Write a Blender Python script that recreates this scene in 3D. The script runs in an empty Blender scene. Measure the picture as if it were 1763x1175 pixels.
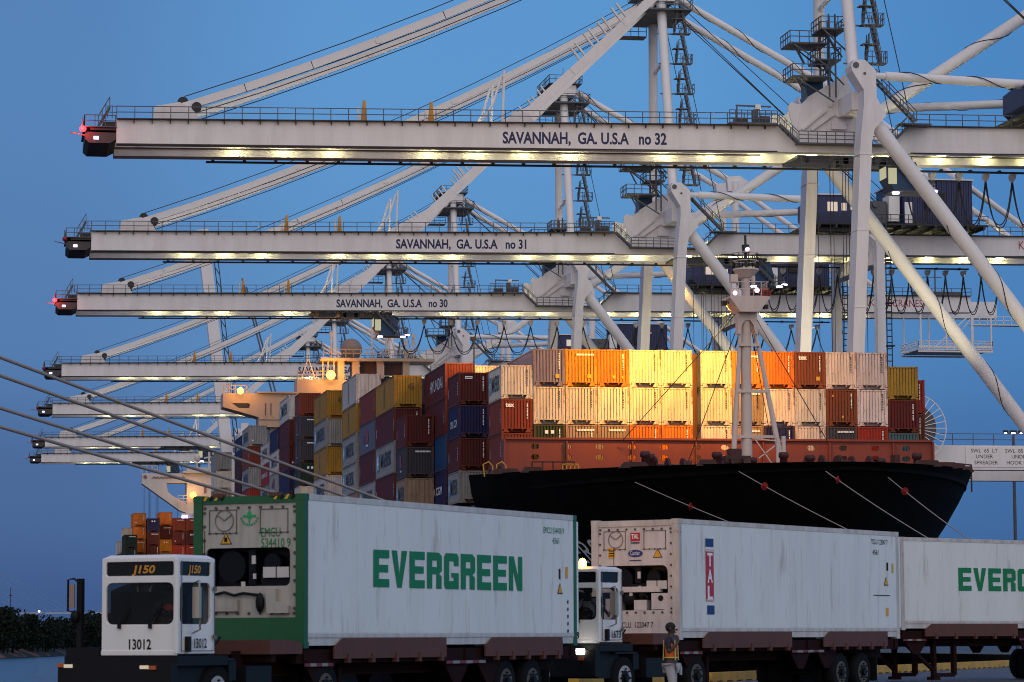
import bpy, math, random
from mathutils import Vector, Matrix
R = math.radians
random.seed(7)
scene = bpy.context.scene
COL = scene.collection

# ------------------------------------------------------------------ camera
cam_d = bpy.data.cameras.new('camera'); cam = bpy.data.objects.new('camera', cam_d); COL.objects.link(cam)
scene.camera = cam
cam_d.sensor_width = 36.0; cam_d.sensor_fit = 'HORIZONTAL'
cam_d.lens = 5200.0/1763.0*36.0
cam_d.clip_start = 0.5; cam_d.clip_end = 20000
_y, _p, _r = R(9.61133), R(5.60211), R(0.25355)
_f = Vector((math.sin(_y)*math.cos(_p), math.cos(_y)*math.cos(_p), math.sin(_p)))
_rt = Vector((math.cos(_y), -math.sin(_y), 0)); _u = _rt.cross(_f)
_r2 = _rt*math.cos(_r) - _u*math.sin(_r); _u2 = _u*math.cos(_r) + _rt*math.sin(_r)
_m = Matrix((_r2, _u2, -_f)).transposed().to_4x4(); _m.translation = Vector((0, 0, 1.65))
cam.matrix_world = _m
cam_d.dof.use_dof = True; cam_d.dof.focus_distance = 235.0; cam_d.dof.aperture_fstop = 4.5

# ------------------------------------------------------------------ dusk sky
world = bpy.data.worlds.new('World'); scene.world = world; world.use_nodes = True
nt = world.node_tree; nt.nodes.clear()
def wn(t, **k):
    n = nt.nodes.new(t)
    for a, b in k.items(): setattr(n, a, b)
    return n
wl = nt.links.new
out = wn('ShaderNodeOutputWorld'); bg = wn('ShaderNodeBackground'); wl(bg.outputs[0], out.inputs[0])
tc = wn('ShaderNodeTexCoord')
sep = wn('ShaderNodeSeparateXYZ'); wl(tc.outputs['Generated'], sep.inputs[0])
ramp = wn('ShaderNodeValToRGB'); wl(sep.outputs['Z'], ramp.inputs[0])
cr = ramp.color_ramp; cr.interpolation = 'EASE'
cr.elements[0].position = 0.0; cr.elements[0].color = (0.055, 0.125, 0.30, 1)
cr.elements[1].position = 1.0; cr.elements[1].color = (0.05, 0.13, 0.36, 1)
for p, c in ((0.05, (0.082, 0.190, 0.405, 1)), (0.10, (0.108, 0.272, 0.54, 1)), (0.18, (0.110, 0.302, 0.605, 1)), (0.34, (0.085, 0.235, 0.58, 1))):
    e = cr.elements.new(p); e.color = c
# the evening glow stands behind the photographer
dp = wn('ShaderNodeVectorMath', operation='DOT_PRODUCT'); wl(tc.outputs['Generated'], dp.inputs[0])
dp.inputs[1].default_value = Vector((-0.10, -0.93, 0.30)).normalized()
mr = wn('ShaderNodeMapRange', interpolation_type='SMOOTHSTEP'); wl(dp.outputs['Value'], mr.inputs['Value'])
mr.inputs['From Min'].default_value = -0.1; mr.inputs['From Max'].default_value = 1.0
mx = wn('ShaderNodeMix', data_type='RGBA'); wl(mr.outputs[0], mx.inputs['Factor'])
mx.inputs[7].default_value = (1.09, 1.01, 1.01, 1)
# a little more violet towards the left, deeper blue towards the right
sx = wn('ShaderNodeMapRange'); wl(sep.outputs['X'], sx.inputs['Value'])
sx.inputs['From Min'].default_value = -1.0; sx.inputs['From Max'].default_value = 1.0
tint = wn('ShaderNodeValToRGB'); wl(sx.outputs[0], tint.inputs[0]); tr_ = tint.color_ramp; tr_.interpolation = 'EASE'
tr_.elements[0].position = 0.0; tr_.elements[0].color = (1.0, .95, 1.0, 1); tr_.elements[1].position = 1.0; tr_.elements[1].color = (2.0, 2.2, 1.95, 1)
for p, c in ((0.47, (.78, .69, .72, 1)), (0.505, (.84, .74, .78, 1)), (0.56, (1.0, 1.0, 1.0, 1)), (0.60, (.96, 1.0, 1.0, 1)), (0.665, (.66, .78, .87, 1)), (0.74, (.68, .80, .89, 1))):
    e = tr_.elements.new(p); e.color = c
mu = wn('ShaderNodeMix', data_type='RGBA', blend_type='MULTIPLY'); mu.inputs['Factor'].default_value = 1
wl(ramp.outputs[0], mu.inputs[6]); wl(tint.outputs[0], mu.inputs[7])
wl(mu.outputs[2], mx.inputs[6]); wl(mx.outputs[2], bg.inputs['Color']); bg.inputs['Strength'].default_value = 1.02

scene.view_settings.view_transform = 'Standard'; scene.view_settings.look = 'None'
scene.view_settings.exposure = 0.0; scene.view_settings.gamma = 1.0
try:
    scene.cycles.use_denoising = True; scene.cycles.filter_width = 1.0
    scene.cycles.max_bounces = 5; scene.cycles.diffuse_bounces = 2; scene.cycles.glossy_bounces = 2
    scene.cycles.transmission_bounces = 3; scene.cycles.sample_clamp_indirect = 3.0
    scene.cycles.use_light_tree = True; scene.cycles.caustics_reflective = False; scene.cycles.caustics_refractive = False
except Exception: pass

# ------------------------------------------------------------------ materials
def nodes_of(m):
    m.use_nodes = True
    t = m.node_tree; b = t.nodes['Principled BSDF']
    return t, b
def paint(name, col, rough=0.5, metal=0.0, grime=0.25, gscale=0.6, gcol=None, streak=True, obj=False, spec=0.4, bump=0.0, rust=0.0):
    """painted / worn surface: base colour with broad dirt and vertical streaks"""
    m = bpy.data.materials.new(name); t, b = nodes_of(m); N = t.nodes.new; L = t.links.new
    b.inputs['Roughness'].default_value = rough; b.inputs['Metallic'].default_value = metal
    b.inputs['Specular IOR Level'].default_value = spec
    tc = N('ShaderNodeTexCoord'); mp = N('ShaderNodeMapping'); L(tc.outputs['Object'], mp.inputs[0])
    mp.inputs['Scale'].default_value = (gscale*3, gscale*3, gscale*0.5 if streak else gscale*3)
    nz = N('ShaderNodeTexNoise'); L(mp.outputs[0], nz.inputs['Vector']); nz.inputs['Scale'].default_value = 1.0
    nz.inputs['Detail'].default_value = 6; nz.inputs['Roughness'].default_value = 0.65
    rp = N('ShaderNodeMapRange'); L(nz.outputs['Fac'], rp.inputs['Value'])
    rp.inputs['From Min'].default_value = 0.42; rp.inputs['From Max'].default_value = 0.75
    rp.inputs['To Min'].default_value = 0.0; rp.inputs['To Max'].default_value = grime
    mix = N('ShaderNodeMix'); mix.data_type = 'RGBA'; L(rp.outputs[0], mix.inputs['Factor'])
    if obj:
        oi = N('ShaderNodeObjectInfo'); L(oi.outputs['Color'], mix.inputs[6])
    else: mix.inputs[6].default_value = (*col, 1)
    g = gcol or tuple(c*0.45 for c in col); mix.inputs[7].default_value = (*g, 1)
    last = mix.outputs[2]
    if rust > 0:
        n2 = N('ShaderNodeTexNoise'); L(tc.outputs['Object'], n2.inputs['Vector']); n2.inputs['Scale'].default_value = 2.2
        n2.inputs['Detail'].default_value = 9; n2.inputs['Roughness'].default_value = 0.75
        r2 = N('ShaderNodeMapRange'); L(n2.outputs['Fac'], r2.inputs['Value'])
        r2.inputs['From Min'].default_value = 0.66 - 0.10*rust; r2.inputs['From Max'].default_value = 0.72 - 0.06*rust
        m2 = N('ShaderNodeMix'); m2.data_type = 'RGBA'; L(r2.outputs[0], m2.inputs['Factor'])
        L(last, m2.inputs[6]); m2.inputs[7].default_value = (0.13, 0.045, 0.018, 1); last = m2.outputs[2]
    L(last, b.inputs['Base Color'])
    if bump > 0:
        bp = N('ShaderNodeBump'); bp.inputs['Strength'].default_value = bump; L(nz.outputs['Fac'], bp.inputs['Height']); L(bp.outputs[0], b.inputs['Normal'])
    return m
def plain(name, col, rough=0.5, metal=0.0, spec=0.4):
    m = bpy.data.materials.new(name); t, b = nodes_of(m)
    b.inputs['Base Color'].default_value = (*col, 1); b.inputs['Roughness'].default_value = rough
    b.inputs['Metallic'].default_value = metal; b.inputs['Specular IOR Level'].default_value = spec
    return m
def glow(name, col, s):
    m = bpy.data.materials.new(name); t, b = nodes_of(m)
    b.inputs['Base Color'].default_value = (0, 0, 0, 1)
    b.inputs['Emission Color'].default_value = (*col, 1); b.inputs['Emission Strength'].default_value = s
    return m
M = {}
M['crane'] = paint('crane_paint', (0.73, 0.71, 0.72), 0.55, grime=0.35, gscale=0.25, gcol=(0.40, 0.36, 0.35))
M['crane2'] = paint('crane_tube_paint', (0.72, 0.70, 0.71), 0.5, grime=0.2, gscale=0.2, gcol=(0.42, 0.40, 0.38))
M['galv'] = paint('galvanised_steel', (0.10, 0.105, 0.12), 0.6, 0.3, grime=0.4, streak=False)
M['dark'] = paint('dark_steel', (0.025, 0.025, 0.028), 0.6, grime=0.3, streak=False)
M['cable'] = plain('black_cable', (0.012, 0.012, 0.014), 0.5)
M['tipgrey'] = paint('tip_grey_steel', (.06, .055, .058), .6, grime=.4, streak=False)
M['navy'] = paint('navy_house_paint', (0.020, 0.028, 0.095), 0.45, grime=0.3)
M['cabblue'] = paint('cab_blue_paint', (0.012, 0.06, 0.16), 0.4, grime=0.3)
M['orange_y'] = paint('orange_yellow_paint', (0.62, 0.27, 0.02), 0.5, grime=0.2)
M['yellow'] = paint('yellow_paint', (0.55, 0.30, 0.025), 0.6, grime=0.6, gscale=1.0, gcol=(0.16, 0.08, 0.02), streak=False)
M['letter'] = plain('navy_lettering', (0.015, 0.018, 0.085), 0.5)
M['redletter'] = plain('red_lettering', (0.35, 0.02, 0.03), 0.5)
M['white'] = plain('white_marking', (0.75, 0.75, 0.75), 0.5)
M['black'] = plain('black_marking', (0.012, 0.012, 0.012), 0.5)
M['sign'] = paint('sign_white', (0.74, 0.71, 0.72), 0.4, grime=0.15)
M['boomlamp'] = glow('boom_floodlight', (1.0, 0.90, 0.42), 105.0)
M['cablamp'] = glow('cab_floodlight', (0.62, 0.55, 1.0), 14.0)
M['redlamp'] = glow('red_beacon', (1.0, 0.022, 0.03), 8.0)
M['whitelamp'] = glow('white_lamp', (0.75, 0.72, 1.0), 3.0)
M['pinklamp'] = glow('mast_lamp', (1.0, 0.60, 0.80), 2.2)
M['sodium'] = glow('sodium_lamp', (1.0, 0.40, 0.035), 11.0)
M['litwin'] = glow('lit_cab_window', (0.85, 0.80, 0.50), 0.55)
M['litwin2'] = glow('lit_room_window', (1.0, 0.82, 0.68), 0.65)
M['container'] = paint('container_paint', (1, 1, 1), 0.55, grime=0.32, gscale=0.55, gcol=(0.045, 0.028, 0.022), obj=True, rust=0.75, spec=.14)
M['contrust'] = paint('container_frame_paint', (1, 1, 1), 0.6, grime=0.75, gscale=0.9, gcol=(0.14, 0.055, 0.02), obj=True, rust=1.6, spec=.14)
M['hull'] = paint('black_hull_paint', (0.0035, 0.003, 0.003), 0.85, grime=0.6, gscale=0.15, gcol=(0.011, 0.008, 0.005), spec=0.05)
M['deckred'] = paint('red_oxide_paint', (0.205, 0.040, 0.023), 0.6, grime=0.45, gscale=0.35, gcol=(0.12, 0.03, 0.02), rust=0.3)
M['deckdark'] = paint('dark_red_gear', (0.05, 0.014, 0.012), 0.6, grime=0.4, streak=False)
M['mast'] = paint('mast_paint', (0.60, 0.50, 0.44), 0.55, grime=0.3, gscale=0.6, gcol=(0.30, 0.20, 0.14))
M['house'] = paint('ship_house_paint', (0.42, 0.33, 0.26), 0.5, grime=0.2, gscale=0.3)
M['rope'] = paint('rope_fibre', (0.30, 0.25, 0.22), 0.85, grime=0.3, gscale=4, streak=False)
M['redguard'] = plain('red_plastic', (0.27, 0.018, 0.014), 0.5)
M['glass'] = plain('dark_glass', (0.006, 0.007, 0.009), 0.25, spec=0.15)

# ------------------------------------------------------------------ mesh helpers
_text_cache = {}
def text_mesh(s, bold=0.0, spacing=1.0):
    k = (s, bold, spacing)
    if k in _text_cache: return _text_cache[k]
    c = bpy.data.curves.new('t', 'FONT'); c.body = s; c.size = 1.0; c.offset = bold; c.space_character = spacing
    c.resolution_u = 3; c.fill_mode = 'FRONT'
    o = bpy.data.objects.new('t', c); COL.objects.link(o)
    dg = bpy.context.evaluated_depsgraph_get(); dg.update()
    me = o.evaluated_get(dg).to_mesh()
    vs = [(v.co.x, v.co.y) for v in me.vertices]; fs = [tuple(p.vertices) for p in me.polygons]
    xs = [v[0] for v in vs] or [0]; ys = [v[1] for v in vs] or [0]
    r = (vs, fs, min(xs), max(xs), min(ys), max(ys))
    o.evaluated_get(dg).to_mesh_clear(); bpy.data.objects.remove(o); bpy.data.curves.remove(c)
    _text_cache[k] = r
    return r
def CAP():
    r = text_mesh('H'); return r[5]
class MB:
    def __init__(s): s.v = []; s.f = []; s.m = []; s.sm = []; s.cur = 0
    def add(s, vs, fs, m=None, smooth=False):
        b = len(s.v); s.v += [tuple(p) for p in vs]
        for f in fs: s.f.append(tuple(b+i for i in f)); s.m.append(s.cur if m is None else m); s.sm.append(smooth)
        return s
    def box(s, x0, x1, y0, y1, z0, z1, m=None):
        return s.add([(x0,y0,z0),(x1,y0,z0),(x1,y1,z0),(x0,y1,z0),(x0,y0,z1),(x1,y0,z1),(x1,y1,z1),(x0,y1,z1)],
                     [(0,3,2,1),(4,5,6,7),(0,1,5,4),(1,2,6,5),(2,3,7,6),(3,0,4,7)], m)
    def beam(s, p, q, w, h=None, up=(0,0,1), m=None):
        h = h or w; p = Vector(p); q = Vector(q); d = (q-p).normalized(); up = Vector(up)
        if abs(d.dot(up)) > 0.98: up = Vector((0,1,0)) if abs(d.y) < 0.9 else Vector((1,0,0))
        a = d.cross(up).normalized(); b = a.cross(d).normalized(); a = a*(w/2); b = b*(h/2)
        return s.add([p-a-b,p+a-b,p+a+b,p-a+b,q-a-b,q+a-b,q+a+b,q-a+b],[(3,2,1,0),(4,5,6,7),(0,1,5,4),(1,2,6,5),(2,3,7,6),(3,0,4,7)], m)
    def path(s, pts, r, n=8, m=None, cap=True, radii=None):
        pts = [Vector(p) for p in pts]; vs = []; fs = []; a = None
        for i, p in enumerate(pts):
            d = (pts[min(i+1,len(pts)-1)] - pts[max(i-1,0)]).normalized()
            if a is None:
                up = Vector((0,0,1)) if abs(d.z) < 0.95 else Vector((1,0,0)); a = d.cross(up).normalized()
            a = (a - d*a.dot(d)).normalized(); b = d.cross(a); rr = radii[i] if radii else r
            for k in range(n):
                t = 2*math.pi*k/n; vs.append(p + (a*math.cos(t)+b*math.sin(t))*rr)
        for i in range(len(pts)-1):
            for k in range(n): fs.append((i*n+k, i*n+(k+1)%n, (i+1)*n+(k+1)%n, (i+1)*n+k))
        s.add(vs, fs, m, n > 5)
        if cap: s.add(vs[:n], [tuple(range(n-1,-1,-1))], m); s.add(vs[-n:], [tuple(range(n))], m)
        return s
    def tube(s, p, q, r, n=10, r2=None, m=None): return s.path([p, q], r, n, m, True, [r, r2 if r2 is not None else r])
    def prism(s, poly, ax, a, b, m=None):
        n = len(poly)
        def P(c, t): return (c[0], t, c[1]) if ax == 'y' else ((c[0], c[1], t) if ax == 'z' else (t, c[0], c[1]))
        vs = [P(c, a) for c in poly] + [P(c, b) for c in poly]
        fs = [tuple(range(n-1,-1,-1)), tuple(range(n, 2*n))] + [(i, (i+1)%n, n+(i+1)%n, n+i) for i in range(n)]
        return s.add(vs, fs, m)
    def strake(s, p, q, r, pitch=7.0, m=1):
        p = Vector(p); q = Vector(q); d = q-p; L = d.length; d.normalize(); a = d.orthogonal().normalized(); b = d.cross(a); n = int(L/pitch*10)
        s.path([p+d*(L*i/n)+(a*math.cos(2*math.pi*i/10)+b*math.sin(2*math.pi*i/10))*(r+.02) for i in range(n+1)], .05, 4, m, False)
        return s
    def disc(s, c, axis, r, t, n=16, m=None):
        c = Vector(c); ax = Vector(axis).normalized()*(t/2); return s.path([c-ax, c+ax], r, n, m)
    def sphere(s, c, r, n=10, m=None, sc=(1,1,1)):
        vs = []; fs = []; k = max(4, n//2)
        for i in range(k+1):
            th = math.pi*i/k
            for j in range(n):
                ph = 2*math.pi*j/n; vs.append((c[0]+r*sc[0]*math.sin(th)*math.cos(ph), c[1]+r*sc[1]*math.sin(th)*math.sin(ph), c[2]+r*sc[2]*math.cos(th)))
        for i in range(k):
            for j in range(n): fs.append((i*n+j, (i+1)*n+j, (i+1)*n+(j+1)%n, i*n+(j+1)%n))
        return s.add(vs, fs, m, True)
    def poly(s, pts, m=None): return s.add(pts, [tuple(range(len(pts)))], m)
    def text(s, st, o, xd, yd, h, align='l', width=None, bold=0.0, m=None, spacing=1.0):
        vs, fs, x0, x1, y0, y1 = text_mesh(st, bold, spacing); o = Vector(o); xd = Vector(xd); yd = Vector(yd)
        sy = h/CAP(); sxx = width/(x1-x0) if width else sy
        off = {'l': x0, 'c': (x0+x1)/2, 'r': x1}[align]
        return s.add([o + xd*((a-off)*sxx) + yd*(b*sy) for a, b in vs], fs, m)
    def rail(s, pts, h=1.05, step=1.6, t=0.06, rails=2):
        """handrail along a polyline of floor points"""
        for p, q in zip(pts[:-1], pts[1:]):
            p = Vector(p); q = Vector(q); n = max(1, round((q-p).length/step)); up = Vector((0,0,1))
            for i in range(n+1):
                c = p.lerp(q, i/n); s.beam(c, c+up*h, t)
            for k in range(rails): s.beam(p+up*h*(k+1)/rails, q+up*h*(k+1)/rails, t)
        return s
    def stair(s, p, q, w=0.7, t=0.07, n=None, rail=True, side=(0,1,0)):
        p = Vector(p); q = Vector(q); a = Vector(side)*(w/2)
        for e in (-1, 1): s.beam(p+a*e, q+a*e, t, 0.2)
        n = n or max(3, int(abs(q.z-p.z)/0.35))
        for i in range(1, n): c = p.lerp(q, i/n); s.beam(c-a, c+a, 0.22, 0.05)
        if rail:
            up = Vector((0,0,0.95))
            for e in (-1, 1):
                s.beam(p+a*e+up, q+a*e+up, t*0.8)
                for i in range(0, 4): c = p.lerp(q, i/3)+a*e; s.beam(c, c+up, t*0.8)
        return s
    def corr(s, o, u, w, nrm, W, H, n, depth, m=None, groove=0.24):
        """corrugated sheet: o lower corner, u across, w up, nrm outward"""
        o = Vector(o); u = Vector(u); w = Vector(w); nr = Vector(nrm); p = W/n; xs = []
        g = groove*p; sl = 0.10*p; fl = p-g-2*sl
        for i in range(n):
            x = i*p
            xs += [(x, 0), (x+fl/2, 0), (x+fl/2+sl, -depth), (x+fl/2+sl+g, -depth), (x+fl/2+2*sl+g, 0)]
        xs.append((W, 0)); vs = []
        for x, d in xs: vs.append(o+u*x+nr*d); vs.append(o+u*x+nr*d+w*H)
        fs = []
        flip = u.cross(w).dot(nr) < 0
        for i in range(len(xs)-1):
            f = (2*i, 2*i+2, 2*i+3, 2*i+1); fs.append(f[::-1] if flip else f)
        return s.add(vs, fs, m)
    def build(s, name, mats, parent=None, off=(0,0,0)):
        me = bpy.data.meshes.new(name)
        ox, oy, oz = off
        me.from_pydata([(x-ox, y-oy, z-oz) for x, y, z in s.v], [], s.f)
        if not isinstance(mats, (list, tuple)): mats = [mats]
        for m in mats: me.materials.append(m)
        me.polygons.foreach_set('material_index', s.m); me.polygons.foreach_set('use_smooth', s.sm)
        me.update()
        o = bpy.data.objects.new(name, me); COL.objects.link(o)
        if parent is not None: o.parent = parent
        return o
def tag(o, label=None, cat=None, group=None, kind=None):
    if label: o['label'] = label
    if cat: o['category'] = cat
    if group: o['group'] = group
    if kind: o['kind'] = kind
    return o
def empty(name, loc=(0,0,0), rz=0.0):
    o = bpy.data.objects.new(name, None); COL.objects.link(o); o.location = loc; o.rotation_euler = (0,0,rz)
    o.empty_display_size = 0.5
    return o
def copy_tree(o, parent=None):
    c = o.copy(); COL.objects.link(c); c.parent = parent
    for ch in list(o.children): copy_tree(ch, c)
    return c
def lamp(name, kind, loc, col, power, parent=None, radius=0.2, aim=None, spot=None, blend=0.6):
    d = bpy.data.lights.new(name, kind); d.color = col; d.energy = power
    if kind in ('POINT', 'SPOT'): d.shadow_soft_size = radius
    if kind == 'SPOT': d.spot_size = spot; d.spot_blend = blend
    o = bpy.data.objects.new(name, d); COL.objects.link(o); o.location = loc
    if aim is not None: o.rotation_euler = (Vector(aim)-Vector(loc)).to_track_quat('-Z', 'Y').to_euler()
    if parent is not None: o.parent = parent
    return o
# ------------------------------------------------------------------ setting: quay, river, far bank
G = 0.2
def asphalt():
    m = bpy.data.materials.new('quay_asphalt'); t, b = nodes_of(m); N = t.nodes.new; L = t.links.new
    tc = N('ShaderNodeTexCoord'); n1 = N('ShaderNodeTexNoise'); L(tc.outputs['Object'], n1.inputs['Vector']); n1.inputs['Scale'].default_value = 0.12; n1.inputs['Detail'].default_value = 8
    n2 = N('ShaderNodeTexNoise'); L(tc.outputs['Object'], n2.inputs['Vector']); n2.inputs['Scale'].default_value = 30
    r = N('ShaderNodeValToRGB'); L(n1.outputs['Fac'], r.inputs[0]); r.color_ramp.elements[0].color = (0.025, 0.027, 0.032, 1); r.color_ramp.elements[1].color = (0.075, 0.075, 0.080, 1)
    L(r.outputs[0], b.inputs['Base Color']); b.inputs['Roughness'].default_value = 0.55
    bp = N('ShaderNodeBump'); bp.inputs['Strength'].default_value = 0.3; L(n2.outputs['Fac'], bp.inputs['Height']); L(bp.outputs[0], b.inputs['Normal'])
    return m
mb = MB(); mb.prism([(-92.9, -100), (600, -100), (600, 1400), (74.6, 1400), (74.6, 182.2)], 'z', -5.0, G)
tag(mb.build('quay_ground', asphalt()), kind='structure')
def watermat():
    m = bpy.data.materials.new('river_water'); t, b = nodes_of(m); N = t.nodes.new; L = t.links.new
    b.inputs['Base Color'].default_value = (0.012, 0.022, 0.035, 1); b.inputs['Roughness'].default_value = 0.2; b.inputs['Specular IOR Level'].default_value = 0.16
    tc = N('ShaderNodeTexCoord'); mp = N('ShaderNodeMapping'); L(tc.outputs['Object'], mp.inputs[0]); mp.inputs['Scale'].default_value = (0.5, 0.9, 1)
    n1 = N('ShaderNodeTexNoise'); L(mp.outputs[0], n1.inputs['Vector']); n1.inputs['Scale'].default_value = 0.35; n1.inputs['Detail'].default_value = 6
    bp = N('ShaderNodeBump'); bp.inputs['Strength'].default_value = 0.9; bp.inputs['Distance'].default_value = 0.6; L(n1.outputs['Fac'], bp.inputs['Height']); L(bp.outputs[0], b.inputs['Normal'])
    return m
mb = MB(); mb.poly([(-6000, -1500, -2.5), (6000, -1500, -2.5), (6000, 6000, -2.5), (-6000, 6000, -2.5)])
tag(mb.build('river_water', watermat()), kind='structure')
# far bank: low ground with a bare earth scarp
bankm = bpy.data.materials.new('bank_earth'); t, b = nodes_of(bankm); N = t.nodes.new; L = t.links.new
tcn = N('ShaderNodeTexCoord'); nz = N('ShaderNodeTexNoise'); L(tcn.outputs['Object'], nz.inputs['Vector']); nz.inputs['Scale'].default_value = 0.09; nz.inputs['Detail'].default_value = 7
rp = N('ShaderNodeValToRGB'); L(nz.outputs['Fac'], rp.inputs[0])
rp.color_ramp.elements[0].position = 0.53; rp.color_ramp.elements[0].color = (0.012, 0.014, 0.010, 1)
rp.color_ramp.elements[1].position = 0.60; rp.color_ramp.elements[1].color = (0.13, 0.062, 0.042, 1)
L(rp.outputs[0], b.inputs['Base Color']); b.inputs['Roughness'].default_value = 0.95
edge = [(-420, 600), (-120, 655), (-30, 690), (2, 704), (22, 815), (36, 900), (60, 1100), (80, 1500)]
mb = MB(); vs = []; fs = []
for i, (x, y) in enumerate(edge):
    vs += [(x, y, -3.2), (x-1.5, y+3, -1.9), (x-4, y+9, -0.6), (x-7, y+14, 0.9 + 0.5*math.sin(i*2.1)), (x-400, y+500, 1.2)]
for i in range(len(edge)-1):
    for k in range(4): fs.append((i*5+k, i*5+k+1, (i+1)*5+k+1, (i+1)*5+k))
mb.add(vs, [f[::-1] for f in fs]); tag(mb.build('river_bank', bankm), kind='structure')
# far wood: one mass of many leaf clumps
leaf = bpy.data.materials.new('far_foliage'); t, b = nodes_of(leaf); N = t.nodes.new; L = t.links.new
gi = N('ShaderNodeNewGeometry'); rp = N('ShaderNodeValToRGB'); L(gi.outputs['Random Per Island'], rp.inputs[0])
rp.color_ramp.elements[0].color = (0.005, 0.008, 0.007, 1); rp.color_ramp.elements[1].color = (0.022, 0.032, 0.022, 1)
L(rp.outputs[0], b.inputs['Base Color']); b.inputs['Roughness'].default_value = 0.9; b.inputs['Specular IOR Level'].default_value = 0.1
rng = random.Random(3)
mb = MB()
def crown(cx, cy, z0, h, rad, n):
    blobs = [(cx+rng.uniform(-.5,.5)*rad, cy+rng.uniform(-.5,.5)*rad, z0+h*rng.uniform(.30,.85), rad*rng.uniform(.40,.62)) for _ in range(6)]
    for _ in range(n):
        bx, by, bz, br = rng.choice(blobs); d = Vector((rng.gauss(0,1), rng.gauss(0,1), rng.gauss(0,1))).normalized()*br*rng.uniform(.65,1.05)
        p = Vector((bx, by, bz))+d
        if p.z < z0: p.z = z0 + rng.random()
        s_ = rng.uniform(.18,.50); a = Vector((rng.gauss(0,1), rng.gauss(0,1), rng.gauss(0,1))).normalized(); c = a.orthogonal().normalized()
        e = a.cross(c)
        mb.add([p+c*s_, p+e*s_*.8, p-c*s_, p-e*s_*.8], [(0,1,2,3)])
    mb.tube((cx, cy, z0-2), (cx, cy, z0+h*.5), 0.25, 5, 0.12)
def along(tt):
    for (x0, y0), (x1, y1) in zip(edge[1:-1], edge[2:]):
        if tt <= 1: return x0+(x1-x0)*tt, y0+(y1-y0)*tt
        tt -= 1
    return edge[-1]
for i in range(64):
    tt = 1.35 + i*0.042
    x, y = along(tt); d = rng.uniform(6, 34)
    px = (x-d*.12-1)/(y+d)
    h = 7.4 + 1.9*math.sin(px*620+.6) + 1.1*math.sin(px*1750) + rng.uniform(-1.4, 1.3)
    if 0.0100 < px < 0.0140: h = rng.uniform(3.2, 4.6)
    crown(x-d*.12-1, y+d*.9, 0.4, max(3, h), rng.uniform(2.6, 4.8), int(rng.uniform(380, 620)))
for i in range(90):   # scrub along the foot of the wood
    x, y = along(1.3+i*0.032); crown(x-.5-rng.uniform(0,3), y+10+rng.uniform(0,6), -.6, rng.uniform(1.8, 4.4), rng.uniform(1.8, 3.2), 110)
tag(mb.build('far_woods', leaf), kind='stuff')
mb = MB(); mb.tube((2.6, 760, 0), (2.6, 760, 14.6), 0.16, 6, 0.07); mb.box(2.2, 3.0, 759.9, 760.1, 12.4, 12.6)
tag(mb.build('radio_mast', M['dark']), 'thin dark pole rising above the far trees across the river', 'mast')
mb = MB(); e = empty('shore_light', (10.5, 830, 0)); mb.tube((0,0,0), (0,0,9.0), 0.1, 6); mb.build('pole', M['galv'], e)
mb = MB(); mb.sphere((0,0,9.2), 0.33, 8); mb.build('lamp_head', M['whitelamp'], e)
tag(e, 'small white lamp shining over a gap in the far treeline', 'lamp')
# cable-stayed bridge far up the river
br = empty('cable_stayed_bridge', (0, 3600, 0)); tag(br, 'faint cable stayed bridge on the horizon beyond the treeline', 'bridge')
bm = plain('far_bridge_hazed_concrete', (0.30, 0.36, 0.44), 0.8); cbm = plain('far_bridge_hazed_cable', (0.17, 0.25, 0.38), 0.8)  # haze of distance put into these pale blue tones
mb = MB(); mb.box(-700, 900, -12, 12, 31, 33); mb.build('deck', bm, br)
for px_ in (-45, 235):
    mb = MB()
    for sx_ in (-11, 11): mb.beam((px_, sx_, -3), (px_, sx_*.4, 110), 5, 5)
    mb.build('pylon', bm, br)
    mb = MB()
    for k in range(1, 15):
        for sg in (-1, 1): mb.beam((px_, 0, 55+k*3.6), (px_+sg*k*9.5, 0, 33), 0.35, 0.35)
    mb.build('stay_cables', cbm, br)

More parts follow.
